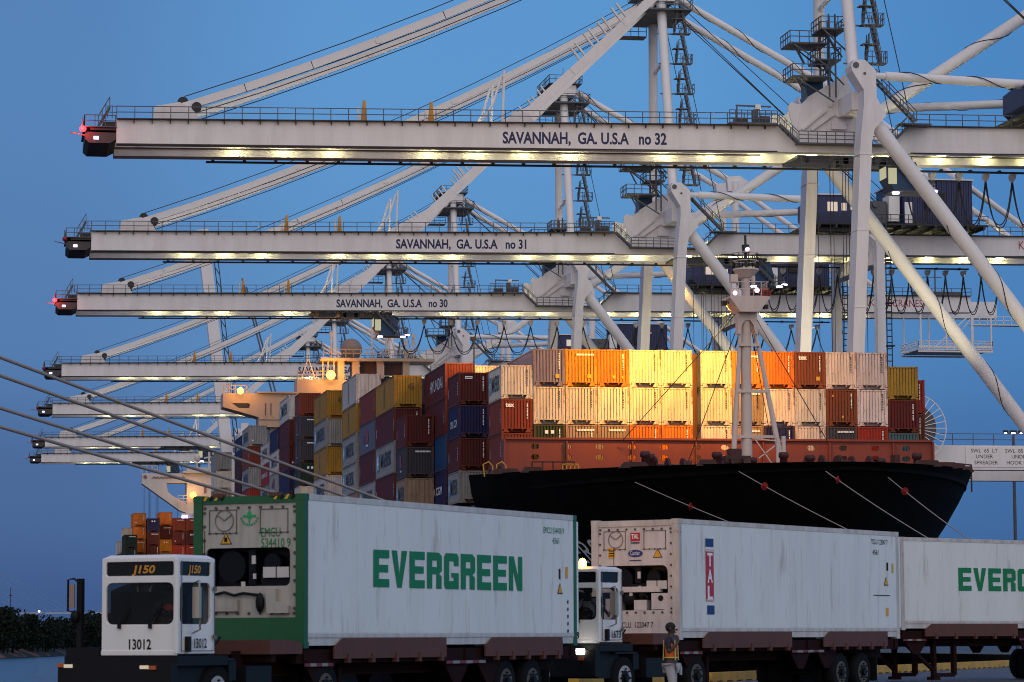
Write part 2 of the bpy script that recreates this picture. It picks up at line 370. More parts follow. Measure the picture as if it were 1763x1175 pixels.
# ------------------------------------------------------------------ ship-to-shore cranes
WALK = 'walkway'
def make_crane(first=True):
    c = empty('gantry_crane')
    P = lambda name, mb, m: mb.build(name, m, c)
    cm, tm, gm, dm = M['crane'], M['crane2'], M['galv'], M['dark']
    # twin box girders: boom hinged at u=-5, walkway notch at the hinge
    def girder(v0, v1, u_end):
        top = [(-66, 47.53), (-5.6, 48.40), (-3.9, 46.80), (4.8, 46.90), (7.0, 48.62), (u_end, 48.95)]
        bot = [(u_end, 46.60), (7, 46.10), (-5.6, 45.98), (-66, 45.30)]
        mb = MB(); mb.prism(top+bot, 'y', v0, v1)
        return mb
    P('boom_girder', girder(0.0, 1.1, 58.0), cm)
    P('boom_girder', girder(6.5, 8.3, 64.0), cm)
    # crane rail beams below the girders, and cross ties between them
    mb = MB()
    for u in range(-64, 58, 9):
        z = 45.35 + (u+66)/60*.66 if u < -5.6 else 46.1
        mb.box(u, u+.5, 1.1, 6.5, z+1.2, z+1.7)
    P('cross_tie', mb, cm)
    mb = MB(); mb.beam((-57.5, 8.75, 45.25), (-5.6, 8.75, 45.80), 0.5, 0.14); mb.beam((-5.6, 8.75, 45.80), (40, 8.75, 45.95), 0.5, 0.14)
    for i in range(34): u = -57+i*2.9; mb.box(u, u+.25, 8.45, 9.0, 45.3+max(0, min(1, (u+57)/52))*.52, 45.55+max(0, min(1, (u+57)/52))*.52)
    P('cable_tray', mb, dm)
    mb = MB()   # flange line and small brackets along the near girder
    mb.beam((-66, -.12, 47.55), (-5.7, -.12, 48.42), 0.5, 0.09); mb.beam((7, -.12, 48.65), (58, -.12, 48.97), 0.5, 0.09)
    mb.beam((-66, 6.42, 46.02), (-5.7, 6.42, 46.70), 0.12, 0.10); mb.beam((7, 6.42, 46.85), (58, 6.42, 47.3), 0.12, 0.10); mb.beam((-66, -.03, 45.32), (-5.7, -.03, 46.0), 0.12, 0.10); mb.beam((7, -.03, 46.13), (58, -.03, 46.62), 0.12, 0.10)
    for i in range(38):
        u = -64.5+i*1.6
        if u < -6: z = 47.50+(u+66)/60.4*.87; mb.box(u, u+.07, -.3, 0.0, z-.32, z)
    P('flange', mb, dm)
    # handrails
    mb = MB(); mb.rail([(-66, -.35, 47.6), (-5.7, -.35, 48.45)], 1.05, 1.58, .075); P('handrail', mb, gm)
    mb = MB(); mb.rail([(-66, 8.3, 47.6), (-5.7, 8.3, 48.45)], 1.05, 1.58, .06); P('handrail', mb, gm)
    mb = MB(); mb.rail([(7.2, -.35, 48.7), (39, -.35, 48.9)], 1.05, 1.58, .075); mb.rail([(7.2, 8.3, 48.7), (39, 8.3, 48.9)], 1.05, 1.8, .06); P('handrail', mb, gm)
    # walkway and stairs round the hinge
    mb = MB(); mb.box(-4.0, 4.9, -1.1, -.02, 46.62, 46.74); mb.rail([(-3.9, -1.05, 46.74), (4.8, -1.05, 46.74)], 1.05, .85, .07, 3)
    mb.stair((-5.7, -.7, 48.4), (-3.9, -.7, 46.74)); mb.stair((4.8, -.7, 46.74), (6.8, -.7, 48.65))
    mb.box(5.6, 8.6, -1.6, -.02, 48.55, 48.68)
    P('hinge_walkway', mb, gm)
    mb = MB(); mb.stair((2.4, -4.3, 52.1), (6.2, -4.3, 48.3), 0.8, .09); P('stairway', mb, gm)
    # boom tip
    mb = MB(); mb.prism([(-66.0, 46.35), (-66.0, 45.75), (-66.6, 45.42), (-68.4, 45.42), (-68.75, 45.75), (-68.75, 46.40)], 'y', 0.2, 8.1)
    mb.box(-68.3, -66.0, .1, 8.2, 46.55, 46.75); mb.box(-67.2, -66, .3, 8, 46.9, 47.35)
    P('tip_bumper', mb, M['tipgrey'])
    mb = MB(); mb.box(-68.9, -66.0, -.15, 8.3, 46.78, 46.86); mb.rail([(-66.1, -.1, 46.86), (-68.8, -.1, 46.86), (-68.8, 8.2, 46.86)], 1.0, .9, .07)
    mb.stair((-67.6, .35, 46.9), (-66.6, .35, 48.6), .6); mb.rail([(-66.8, -.3, 47.55), (-66, -.3, 47.55)], 1.1, .5, .07)
    mb.beam((-70.1, .2, 46.32), (-68.7, .2, 46.05), .09); mb.beam((-69.0, .1, 46.3), (-69.0, .1, 47.6), .08)
    P('tip_platform', mb, gm)
    mb = MB(); mb.box(-68.0, -67.55, .12, .2, 45.72, 46.0); P('work_light', mb, M['whitelamp'])
    mb = MB(); mb.sphere((-68.95, .05, 46.62), .30, 10); o = P('obstruction_light', mb, M['redlamp'])
    # floodlights between the girders
    fl = MB(); fl.box(-.45, .45, -.07, .07, -.05, .05)
    fm = None
    for i in range(23):
        u = -55.0 + i*4.45; z = (45.42+(u+66)/60.4*.67 if u < -5.6 else 46.1)+.82
        if i in (3, 8, 13): continue
        if fm is None: fo = P('floodlight', fl, M['boomlamp']); fm = fo.data
        else: fo = bpy.data.objects.new('floodlight', fm); COL.objects.link(fo); fo.parent = c
        fo.location = (u, 5.5, z)
    # hinge gussets on both girders
    for v0 in (0.25, 6.7):
        mb = MB(); mb.prism([(-3.9, 46.8), (1.9, 46.8), (2.0, 51.0), (1.0, 53.4), (-2.6, 51.25), (-2.75, 51.0), (-3.3, 50.5)], 'y', v0, v0+.55)
        mb.prism([(-3.9, 46.8), (-3.3, 50.5), (-4.2, 50.7), (-4.5, 50.3), (-4.4, 49.6), (-3.95, 48.0)], 'y', v0+.1, v0+.4)
        for a, b in (((-3.3, 48.1), (-1.0, 50.0)), ((-2.4, 48.1), (-.3, 49.6)), ((-.6, 50.3), (.2, 52.1))): mb.beam((a[0], v0-.12, a[1]), (b[0], v0-.12, b[1]), .22, .22, (0,1,0))
        mb.disc((.1, v0-.1, 49.6), (0,1,0), .22, .3, 12); mb.box(-.5, .9, v0-.3, v0-.02, 48.2, 48.9)
        P('hinge_gusset', mb, cm)
    # waterside legs with flared heads
    head = [(-.35, 53.0), (-.1, 53.55), (.95, 53.55), (1.95, 52.6), (2.0, 50.1), (2.9, 48.5), (1.75, 47.2), (1.5, 46.0), (-.95, .3), (-2.05, .3), (.42, 46.0), (.80, 49.6), (.80, 50.8), (-.25, 52.5)]
    for v in (-5.2, 13.2):
        mb = MB(); mb.prism(head, 'y', v-1.05, v+1.05)
        for z in (44.9, 38.0, 31, 24): mb.box(-1.95+(z/46)*2.3, -.6+(z/46)*2.3, v-1.1, v+1.1, z, z+.07)
        o = P('leg', mb, cm)
        mb = MB(); mb.disc((.1, v-1.06, 53.05), (0,1,0), .28, .12, 14); mb.disc((.9, v-1.06, 52.3), (0,1,0), .12, .15, 10); mb.build('pin', gm, o)
    # landside legs
    for v, vt in ((-5.2, .5), (13.2, 8.0)):
        mb = MB(); mb.beam((24.6, v, .3), (24.6, v, 47.2), .95, 1.3, (0,1,0)); mb.beam((24.6, v, 47), (24.4, vt, 49.2), .9, .9, (0,1,0)); mb.tube((24.4, vt, 48.4), (24.4, vt, 64.6), .55, 12)
        o = P('leg', mb, cm)
        mb = MB()
        for dx in (.75, 1.35): mb.beam((24.6+dx, v-.2, 3), (24.6+dx, v-.2, 47), .1)
        for i in range(60): mb.box(25.35, 25.95, v-.25, v-.15, 3+i*.72, 3.12+i*.72)
        for i in range(9): mb.box(25.2, 26.2, v-.6, v+.3, 5+i*5, 5.15+i*5)
        mb.build('ladder', dm, o)
    # beams joining the frames
    for v in (-5.2, 13.2):
        mb = MB(); mb.box(-1.2, 26.0, v-.8, v+.8, 16.46, 18.66)
        o = P('portal_beam', mb, cm)
        mb = MB(); mb.rail([(-1, v-.7, 18.66), (26, v-.7, 18.66)], 1.05, 1.9, .06); mb.build('handrail', gm, o)
    for u, z0, z1 in ((.9, 49.3, 51.0), (24.5, 44.6, 46.2), (-1.0, 16.5, 18.6), (24.6, 16.5, 18.6)): mb = MB(); mb.box(u-.7, u+.7, -4.3, 12.3, z0, z1); P('cross_beam', mb, cm)
    for u in (-1.5, 24.6):
        mb = MB(); mb.box(u-.8, u+.8, -8, 16, 2.2, 3.7)
        o = P('sill_beam', mb, cm)
        for v in (-6.5, -3.5, 11.5, 14.5):
            mb = MB(); mb.box(u-.5, u+.5, v-1.2, v+1.2, .9, 2.2)
            for k in (-.7, .7): mb.disc((u, v+k, .75), (1,0,0), .45, .3, 12)
            mb.build('wheel_bogie', dm, o)
    # A-frame columns
    for a, b in (((.35, -4.4, 53.2), (.2, .5, 76.2)), ((1.7, 12.4, 47.5), (.8, 7.6, 76.2))):
        mb = MB(); mb.tube(a, b, .55, 14); P('apex_column', mb, tm)
    for z in (61.5, 69.0):
        f = (z-53.2)/23.0; mb = MB(); mb.tube((.3, -4.4+4.9*f, z), (1.2, 12.4-4.8*(z-47.5)/28.7, z), .22, 8); P('column_tie', mb, tm)
    mb = MB()
    for d in (-.3, .3): mb.beam((1.9+d, 12.9, 48.5), (.9+d, 8.3, 75.5), .08)
    for i in range(70): f = i/70; mb.beam((1.6-f, 12.9-4.6*f, 48.5+27*f), (2.2-f, 12.9-4.6*f, 48.5+27*f), .05)
    P('column_ladder', mb, gm)
    mb = MB(); mb.box(-.6, 1.8, -.3, 8.3, 76.0, 77.4); mb.prism([(-1.5, 75.8), (2.4, 75.8), (2.0, 77.6), (-.8, 77.6)], 'y', .6, 1.1); mb.prism([(-1.5, 75.8), (2.4, 75.8), (2.0, 77.6), (-.8, 77.6)], 'y', 6.9, 7.4)
    for v in (1.6, 2.6, 5.4, 6.4): mb.disc((.3, v, 77.9), (0,1,0), .55, .25, 14)
    P('apex_head', mb, cm)
    mb = MB(); mb.box(-2.6, 3.6, -1.3, 9.3, 74.75, 74.95); mb.rail([(-2.6, -1.3, 74.95), (3.6, -1.3, 74.95), (3.6, 9.3, 74.95), (-2.6, 9.3, 74.95), (-2.6, -1.3, 74.95)], 1.1, 1.0, .07)
    mb.box(-2.0, 2.6, -.8, 8.8, 77.5, 77.6); mb.rail([(-2, -.8, 77.6), (2.6, -.8, 77.6), (2.6, 8.8, 77.6), (-2, 8.8, 77.6), (-2, -.8, 77.6)], 1.1, 1.0, .07)
    mb.box(-4.0, -.2, 6.8, 8.6, 73.0, 73.15); mb.rail([(-.2, 6.8, 73.15), (-4, 6.8, 73.15), (-4, 8.6, 73.15)], 1.1, .9, .07); mb.beam((.2, .6, 77.5), (.2, .6, 80.0), .07)
    P('apex_platform', mb, gm)
    # zig-zag stair up the near column
    mb = MB(); z = 53.6; k = 0
    while z < 73.5:
        f = (z-53.2)/23.0; v = -4.4+4.9*f; x = 1.25
        mb.box(x+.1, x+2.2, v-.55, v+.55, z-.08, z); mb.rail([(x+.1, v-.55, z), (x+2.2, v-.55, z), (x+2.2, v+.5, z)], 1.05, .7, .065)
        mb.box(x-.1, x+.0, v-.5, v+.5, z+.1, z+1.7) if False else None; mb.stair((x+.55, v, z+1.75), (x+.35, v, z), .6); mb.box(x-.05, x+1.25, v-.5, v+.5, z+1.68, z+1.76); mb.rail([(x+1.25, v-.5, z+1.76), (x+.6, v-.5, z+1.76)], 1.0, .6, .06)
        mb.stair((x+1.0, v, z+3.6), (x+1.75, v, z+.02), .6)
        mb.box(-.5, x+.3, v-.1, v+.1, z-.12, z)
        z += 3.7; k += 1
    P('stair_tower', mb, gm)
    # stacked platforms in the A-frame above the hinge
    mb = MB()
    for (u0, u1, v0, z) in ((-2.2, .2, -3.0, 59.3-2.2), (-4.6, -1.0, -1.0, 57.3-1.2), (-2.0, .2, -1.0, 55.6-1.0), (-4.4, -.8, -1.0, 54.0-1.0)):
        mb.box(u0, u1, v0, v0+3.4, z-.15, z); mb.rail([(u0, v0+3.4, z), (u0, v0, z), (u1, v0, z), (u1, v0+3.4, z)], 1.05, .9, .075)
        mb.beam((u0+.2, v0+.1, z-.1), (u1+.3, v0+.1, z-2.4), .12); mb.beam((u0+1.2, v0+2.6, z-.1), (u1+.3, v0+2.6, z-2.2), .12)
        mb.beam((u0+.6, v0+1, z), (u0+1.6, v0+1, z-1.9), .5, .06)
    for u, v in ((-.9, -.9), (-.3, -.9), (-.9, 2.2), (-.2, 2.0)): mb.beam((u, v, 51.0), (u, v, 58.8), .14)
    P('access_platform', mb, gm)
    mb = MB(); mb.box(-2.4, -.8, 1.6, 3.6, 50.9, 53.3); P('electrical_cabinet', mb, M['cabblue'])
    # forestays: two outer bars with a slight sag, two inner bars, ropes beside them
    def sag(p, q, s, n=10): p = Vector(p); q = Vector(q); return [p.lerp(q, i/n) - Vector((0,0,1))*s*4*(i/n)*(1-i/n) for i in range(n+1)]
    def bar(mb, pts, w, h):
        for a, b in zip(pts[:-1], pts[1:]): mb.beam(a, b+(b-a)*.01, w, h)
    for v in (.9, 7.4):
        mb = MB(); pts = sag((-60.6, v, 48.75), (-.4, v, 76.6), 2.0); bar(mb, pts, .35, .72)
        for i in (3, 6): mb.disc(pts[i], (0,1,0), .28, .5, 10)
        P('forestay', mb, tm)
        mb = MB(); bar(mb, sag((-29.6, v, 48.5), (-.3, v, 76.4), .25, 6), .35, .80)
        for u, ln in ((-22.6, 1.6), (-20.0, 1.6), (-16.2, 1.5), (-13.6, 1.5)):
            z = 48.5+(u+29.6)*.952
            for d in (0, .45): mb.beam((u+d, v, z+d+.2), (u+d-1.0, v, z+d+1.5), .16, .30, (0,1,0))
        P('inner_forestay', mb, tm)
        mb = MB(); mb.prism([(-62.8, 47.6), (-58.6, 47.6), (-59.2, 48.7), (-60.4, 49.3), (-62.6, 48.9)], 'y', v-.45, v-.25); mb.prism([(-62.8, 47.6), (-58.6, 47.6), (-59.2, 48.7), (-60.4, 49.3), (-62.6, 48.9)], 'y', v+.25, v+.45)
        mb.box(-62.0, -59.4, v-.25, v+.25, 47.6, 48.3); o = P('stay_bracket', mb, cm)
        mb = MB(); mb.prism([(-31, 48.1), (-28.2, 48.2), (-28.9, 49.2), (-30.2, 49.2)], 'y', v-.4, v+.4); P('stay_bracket', mb, cm)
        mb = MB(); mb.disc((-60.1, v, 49.35), (0,1,0), .5, .3, 14); mb.disc((-58.9, v, 48.9), (0,1,0), .45, 1.0, 14); mb.build('sheave', dm, o)
    mb = MB()
    for v, dz0, dz1 in ((.4, .9, .9), (1.5, -.25, -.9), (2.4, -.6, -1.4), (6.6, .7, .9), (7.9, -.5, -1.0)):
        pts = sag((-60, v, 48.9+dz0), (-.2, v, 76.8+dz1), 1.9, 8)
        for a, b in zip(pts[:-1], pts[1:]): mb.beam(a, b, .075)
    for v, du, dz in ((2, 0, 0), (6, 0, 0), (3.2, -2, -.6), (4.8, -1, -.4)): mb.beam((1.5, v, 77.2+dz), (30.5+du, v, 51.5), .075)
    for v in (1.3, 2.6, 6.4): mb.beam((-.4, v, 76.9), (-28.5, v, 49.3), .07)
    for v in (1.2, 7.0): mb.beam((1.8, v, 76.4), (7.5, v, 49.2), .07)
    P('hoist_rope', mb, M['cable'])
    # stay support post, yellow boom stops
    for v in (.8, 7.4):
        mb = MB(); mb.beam((-31.2, v, 48.0), (-31.0, v, 53.0), .2, .28); mb.path([(-33.2, v, 48.0), (-32.0, v, 50.0), (-31.2, v, 52.6)], .14, 6); P('stay_post', mb, cm)
    for u in (-43.9, -37.8):
        mb = MB(); mb.prism([(u-.28, 47.8), (u+.28, 47.8), (u+.14, 49.85), (u-.06, 49.85)], 'y', .2, .7); P('boom_stop', mb, M['orange_y'])
        mb = MB(); mb.box(u-.55, u-.38, .6, .8, 47.8, 49.3); P('stop_post', mb, cm)
    # cabinets on the boom near the hinge
    mb = MB(); mb.box(-10.4, -5.9, -1.0, 1.6, 48.35, 48.5); mb.box(-9.6, -8.4, .1, 1.1, 48.5, 49.1); mb.box(-7.9, -7.4, .2, .8, 48.5, 49.9); mb.box(-7.2, -6.3, .2, 1.2, 48.5, 49.3); mb.beam((-9.4, .3, 48.5), (-9.4, .3, 50.3), .12); mb.beam((-9.5, .3, 50.25), (-6.2, .3, 50.2), .14)
    mb.rail([(-10.4, -1, 48.5), (-5.9, -1, 48.5)], 1.1, .55, .065, 3)
    P('boom_machinery', mb, gm)
    mb = MB(); mb.box(-7.7, -7.2, .0, .5, 49.9, 50.35); P('junction_box', mb, M['white'])
    # backstays, ties, braces
    for v in (.8, 7.4):
        mb = MB(); mb.tube((1.4, v, 77.0), (24.6, v, 64.3), .42, 12); mb.strake((2, v, 76.7), (24, v, 64.6), .42); P('backstay', mb, [tm, dm])
        mb = MB(); mb.tube((24.6, v, 64.0), (46.0, v, 49.0), .36, 10); P('rear_stay', mb, tm)
        mb = MB(); mb.prism([(23.4, 63.2), (26, 63.2), (26.2, 64.6), (25, 65.4), (23.2, 65.2)], 'y', v-.5, v+.5); P('stay_node', mb, cm)
    for v, vt in ((-5.2, .5), (13.2, 8.0)):
        z = 52.3
        mb = MB(); mb.tube((1.9, v, z), (3.2, v, z), .30, 12); mb.tube((3.1, v, z), (24.4, vt, z+.5), .42, 12); mb.strake((4.1, v, z), (24.2, vt, z+.5), .42); P('tie_tube', mb, [tm, dm])
        mb = MB(); mb.tube((1.6, v, 48.6), (25.6, v, 17.4), .68, 14); mb.strake((9.0, v, 38.98), (25, v, 18.2), .68, 9); P('strut', mb, [tm, dm])
    mb = MB(); mb.tube((3.2, 8.6, 49.2), (24.4, 8.0, 63.2), .60, 14); mb.strake((8, 8.46, 52.4), (24, 8.0, 62.9), .60, 8); P('brace', mb, [tm, dm])
    mb = MB(); mb.tube((24.4, .5, 56), (24.4, 8, 49.4), .25, 8); mb.tube((24.4, 8, 56), (24.4, .5, 49.4), .25, 8); P('brace', mb, tm)
    # machinery houses on the rear girder
    mb = MB(); mb.prism([(17.4, 50.6), (18.2, 49.9), (23.2, 49.9), (23.2, 53.1), (18.3, 53.1), (17.4, 52.4)], 'y', -2.0, 4.0)
    o = P('electrical_house', mb, M['navy'])
    mb = MB(); mb.box(17.9, 23.4, -2.2, 4.2, 53.1, 53.25); mb.build('roof', cm, o)
    mb = MB(); mb.box(19.4, 20.6, -2.06, -1.9, 51.2, 52.3); mb.build('window', M['litwin2'], o)
    mb = MB(); mb.box(21.1, 21.7, -2.06, -1.9, 51.3, 52.2); mb.box(22.2, 22.6, -2.06, -1.9, 51.4, 52.0); mb.build('window', M['litwin2'], o)
    mb = MB(); mb.corr((28.6, -2.2, 49.7), (1,0,0), (0,0,1), (0,-1,0), 8.4, 5.4, 28, .08); mb.box(28.6, 37, -2.0, 9, 49.7, 55.1); o = P('machinery_house', mb, M['navy'])
    mb = MB(); mb.box(28.4, 37.2, -2.4, 9.3, 55.1, 55.25); mb.build('roof', cm, o)
    mb = MB(); mb.box(31.2, 33.6, -2.5, -2.25, 51.6, 53.6)
    for i in range(9): mb.box(31.3, 33.5, -2.6, -2.5, 51.7+i*.21, 51.8+i*.21)
    mb.build('vent', dm, o)
    mb = MB(); mb.box(27.0, 28.3, -1.6, 1, 50.2, 53.3); mb.box(28.7, 29.6, -2.35, -2.22, 49.9, 52.4); P('white_cabinet', mb, M['white'])
    mb = MB(); mb.box(23.6, 26.8, -1.2, 3, 49.9, 52.6); mb.disc((25.4, -1.3, 52.2), (0,1,0), .35, .3, 12); P('generator', mb, gm)
    mb = MB(); mb.box(17.0, 38.6, -3.2, 9.6, 49.55, 49.72)
    for u in range(18, 39, 2): mb.box(u, u+.25, -3.2, 9.6, 49.2, 49.55)
    mb.rail([(17, -3.15, 49.72), (38.6, -3.15, 49.72)], 1.05, 1.1, .07); mb.box(18.4, 22.8, -2, 3, 48.98, 49.3)
    P('house_platform', mb, dm)
    mb = MB(); mb.rail([(39.5, -.3, 48.9), (58, -.3, 48.95)], 1.05, 1.4, .07); mb.box(50, 57, .4, 1.4, 48.95, 49.6); mb.beam((53, .4, 49), (53, .4, 52.6), .16); mb.beam((50.5, .4, 51.6), (54, .4, 51.6), .1); P('rear_walkway', mb, gm)
    # maintenance basket under the rear end
    mb = MB()
    for u in (50.2, 53.9, 57.6, 60.4):
        for v in (-1.5, 6.5): mb.beam((u, v, 41.2), (u, v, 46.6), .2)
    for z in (41.0, 41.6): mb.beam((49.8, -1.5, z), (60.6, -1.5, z), .22); mb.beam((49.8, 6.5, z), (60.6, 6.5, z), .22)
    mb.box(49.8, 60.6, -1.5, 6.5, 41.2, 41.35); mb.rail([(49.8, 6.5, 41.4), (49.8, -1.5, 41.4), (60.6, -1.5, 41.4), (60.6, 6.5, 41.4)], 1.1, .7, .08, 3)
    mb.beam((52, -1.5, 41.4), (57.6, -1.5, 46.4), .15); mb.beam((56, 6.5, 41.4), (60, 6.5, 46.4), .15)
    mb.rail([(58, -.3, 45.0), (72, -.3, 45.0)], 1.1, 1.2, .08); mb.box(58, 72, -.4, 1.2, 44.85, 45)
    P('maintenance_basket', mb, tm)
    # portal furniture: sign board, cable reel
    mb = MB(); mb.box(9.8, 17.0, -6.06, -6.0, 16.72, 18.52); o = P('load_sign', mb, M['sign'])
    mb = MB()
    for st, u in (('SWL  65  LT', 11.55), ('SWL  85  LT', 14.75)): mb.text(st, (u, -6.07, 18.02), (1,0,0), (0,0,1), .33, 'c')
    for st, u, z in (('UNDER', 11.55, 17.5), ('SPREADER', 11.7, 16.95), ('UNDER', 14.9, 17.5), ('HOOK BEAM', 15.0, 16.95)): mb.text(st, (u, -6.07, z), (1,0,0), (0,0,1), .33, 'c')
    mb.build('lettering', M['black'], o)
    mb = MB(); mb.disc((4.6, -7.0, 20.1), (0,1,0), 2.15, .30, 36)
    o = P('cable_reel', mb, plain('cable_reel_grey', (0.06, 0.058, 0.075), .5))
    mb = MB(); n = 30
    for k in range(n):
        a = 2*math.pi*k/n; mb.beam((4.6, -7.2, 20.1), (4.6+3.05*math.cos(a), -7.2, 20.1+3.05*math.sin(a)), .06)
    mb.path([(4.6+3.05*math.cos(2*math.pi*k/40), -7.2, 20.1+3.05*math.sin(2*math.pi*k/40)) for k in range(41)], .05, 5, cap=False)
    mb.build('reel_spokes', tm, o)
    # maker's lettering on the rear girder
    mb = MB(); mb.text('KONECRANES', (43.4, -.02, 47.35), (1,0,0), (0,0,1), 1.0, 'l', 7.6); P('maker_lettering', mb, M['redletter'])
    return c
def trolley_set(c, u, u_end, loops, ropes=None, drop=20):
    """trolley, hanging cab and festoon at their own place along this crane"""
    z = 45.4+(u+66)/60*.6 if u < -5.6 else 46.0
    gm, dm = M['galv'], M['dark']
    mb = MB(); mb.box(u-9.5, u+1.5, 1.4, 6.9, z-.35, z-.05); mb.box(u-8.5, u-6.5, .9, 2.4, z-.9, z-.3); mb.box(u-5.5, u-3, 1.0, 2.6, z-1.0, z-.3); mb.box(u-1, u+1, 1.1, 2.0, z-1.1, z-.3)
    for k in range(12): mb.beam((u-9.3+k*.9, .7, z-.3), (u-9.3+k*.9, .7, z-.95), .06)
    mb.beam((u-9.4, .7, z-.95), (u+1.4, .7, z-.95), .07); mb.beam((u-9.4, .7, z-.6), (u+1.4, .7, z-.6), .05)
    for k in range(6): mb.disc((u-8+k*1.5, 1.2, z-.55), (0,1,0), .32, .4, 10)
    mb.build('trolley', gm, c)
    for du in (-7.6, -2.2):
        fo = bpy.data.objects.new('floodlight', next(o_.data for o_ in c.children if o_.name.startswith('floodlight'))); COL.objects.link(fo); fo.parent = c; fo.location = (u+du, 3.4, z+.25)
    mb = MB(); mb.prism([(u-1.0, z-.5), (u+1.8, z-.5), (u+2.3, z-2.2), (u+1.9, z-3.2), (u-.3, z-3.2), (u-1.0, z-2.0)], 'y', 1.2, 3.8)
    o = mb.build('operator_cab', M['cabblue'], c)
    mb = MB(); mb.poly([(u-1.03, 1.4, z-.9), (u-1.03, 1.4, z-2.0), (u-1.03, 3.6, z-2.0), (u-1.03, 3.6, z-.9)]); mb.box(u-.9, u-.1, 1.12, 1.18, z-2.6, z-.9); mb.build('window', M['litwin'], o)
    mb = MB(); mb.box(u-.6, u+3.6, .9, 4.0, z-3.32, z-3.22); mb.rail([(u+2.2, .95, z-3.2), (u+3.6, .95, z-3.2), (u+3.6, 3.9, z-3.2)], 1.0, .5, .06, 3); mb.stair((u-.8, .7, z-.2), (u+2.2, .7, z-3.2), .8, .08)
    mb.build('cab_stair', gm, o)
    mb = MB()
    for du in (-.2, 2.9, 3.5): mb.disc((u+du, 1.2, z-3.45+(.25 if du > 3.2 else 0)), (0,0,1), .34, .14, 10)
    mb.build('cab_light', M['cablamp'], o)
    # festoon loops
    pts = [u+3.2+(u_end-u-3.2)*i/loops for i in range(loops+1)]
    mb = MB(); zt = z-.25
    for a, b in zip(pts[:-1], pts[1:]):
        w = b-a; d = max(1.6, min(4.6, 5.6-w*.42))
        for off, dv in ((0, 0), (.16, .25)):
            line = []
            for k in range(15):
                t_ = k/14; line.append((a+w*t_, 9.1+dv, zt-.7-(d-off*2)*(1-abs(2*t_-1)**2.4)))
            mb.path(line, .06, 5)
        hm = MB(); hm.prism([(a-.28, zt), (a+.28, zt), (a+.28, zt-.35), (a, zt-.75), (a-.28, zt-.35)], 'y', 8.9, 9.5)
        hm.disc((a-.18, 8.85, zt-.05), (0,1,0), .12, .2, 8); hm.disc((a+.18, 8.85, zt-.05), (0,1,0), .12, .2, 8); hm.build('festoon_hanger', M['crane'], c)
    mb.build('festoon_cable', M['cable'], c)
    if ropes is not None:
        mb = MB()
        for du in (-6.4, -5.2, -4.9, -3.4, -3.0): 
            for v in (1.6, 5.8): mb.beam((u+du, v, z-.6), (u+du, v, z-drop), .05)
        mb.build('hoist_fall', M['cable'], c)
K = 1.02727
proto = make_crane()
YS = {32: 266.8, 31: 341.7, 30: 404.3, 29: 507.7, 28: 594.7, 27: 695.7, 26: 756.6}
lab = {32: 'pale grey ship-to-shore crane whose boom reads SAVANNAH, GA. U.S.A no 32',
       31: 'pale grey ship-to-shore crane whose boom reads no 31, next behind no 32',
       30: 'pale grey ship-to-shore crane whose boom reads no 30 and has a red tip light',
       29: 'far crane whose boom end passes just above the lit ship bridge wing',
       28: 'far crane with the boom hidden behind the ship bridge wing, second below no 30',
       27: 'far crane with the upper of the two lowest booms',
       26: 'farthest crane with the lowest boom of the row'}
TR = {32: (6.1, 44.0, 13, True), 31: (11.4, 44.0, 13, True), 30: (-25.0, 42.0, 17, None), 29: (-8.0, 40.0, 13, True), 28: (-2.0, 40.0, 12, None), 27: (-30.0, 40.0, 16, None), 26: (-34.0, 40.0, 16, True)}
cranes = {}
for n in (32, 31, 30, 29, 28, 27, 26):
    c = proto if n == 32 else copy_tree(proto)
    cranes[n] = c
for n, c in cranes.items():
    c.location = (75.7*K, YS[n]*K, 1.65*(1-K)); c.scale = (K, K, K)
    tag(c, lab[n], 'crane', 'ship-to-shore cranes along the quay')
    c.name = 'gantry_crane' if n == 32 else c.name
    us, st = (-31.3, 'SAVANNAH,  GA. U.S.A   no %d' % n) if n >= 30 else (-26.4, 'SAVANNAH,  GA. U.S.A')
    mb = MB(); ang = math.atan2(.87, 60.4); mb.text(st, (us, -.012, 46.20), (math.cos(ang), 0, math.sin(ang)), (0,0,1), 1.0 if n >= 30 else 1.05, 'l', 15.2 if n >= 30 else 12.5, bold=.03)
    mb.build('lettering', M['letter'], c)
    u, ue, lo, ro = TR[n]; trolley_set(c, u, ue, lo, ro)
    # only numbers 32 and 30 show a burning red light
    if n not in (32, 30):
        for ch in c.children:
            if ch.name.startswith('obstruction_light'): ch.material_slots[0].link = 'OBJECT'; ch.material_slots[0].material = M['redguard']
    else: lamp('beacon_glow', 'POINT', (-69.2, -.5, 46.6), (1, .04, .03), 420, c, .1)
# floodlights on the portal frames that light legs and struts from below
for n, pw in ((32, 11000), (31, 9000), (30, 6000)):
    c = cranes[n]
    for u, v in ((6.5, -5.9), (14.0, 1.0), (21.0, -7.4)):
        mb = MB(); mb.box(u-.25, u+.25, v-.2, v+.2, 18.72, 19.0); mb.build('portal_floodlight', M['galv'], c)
        lamp('portal_beam_light', 'SPOT', (u, v, 19.2), (1.0, .88, .55), pw, c, .25, aim={6.5: (.5, 12, 36), 14.0: (8, 12, 34), 21.0: (12, -5.2, 34)}[u], spot=R(75), blend=.8)
# sodium lamp on the far strut of number 31
c = cranes[31]
mb = MB(); mb.sphere((4.6, 12.3, 43.2), .22, 8); mb.build('strut_lamp', M['sodium'], c)
lamp('strut_lamp_light', 'POINT', (4.6, 11.9, 43.2), (1, .55, .15), 260, c, .2)
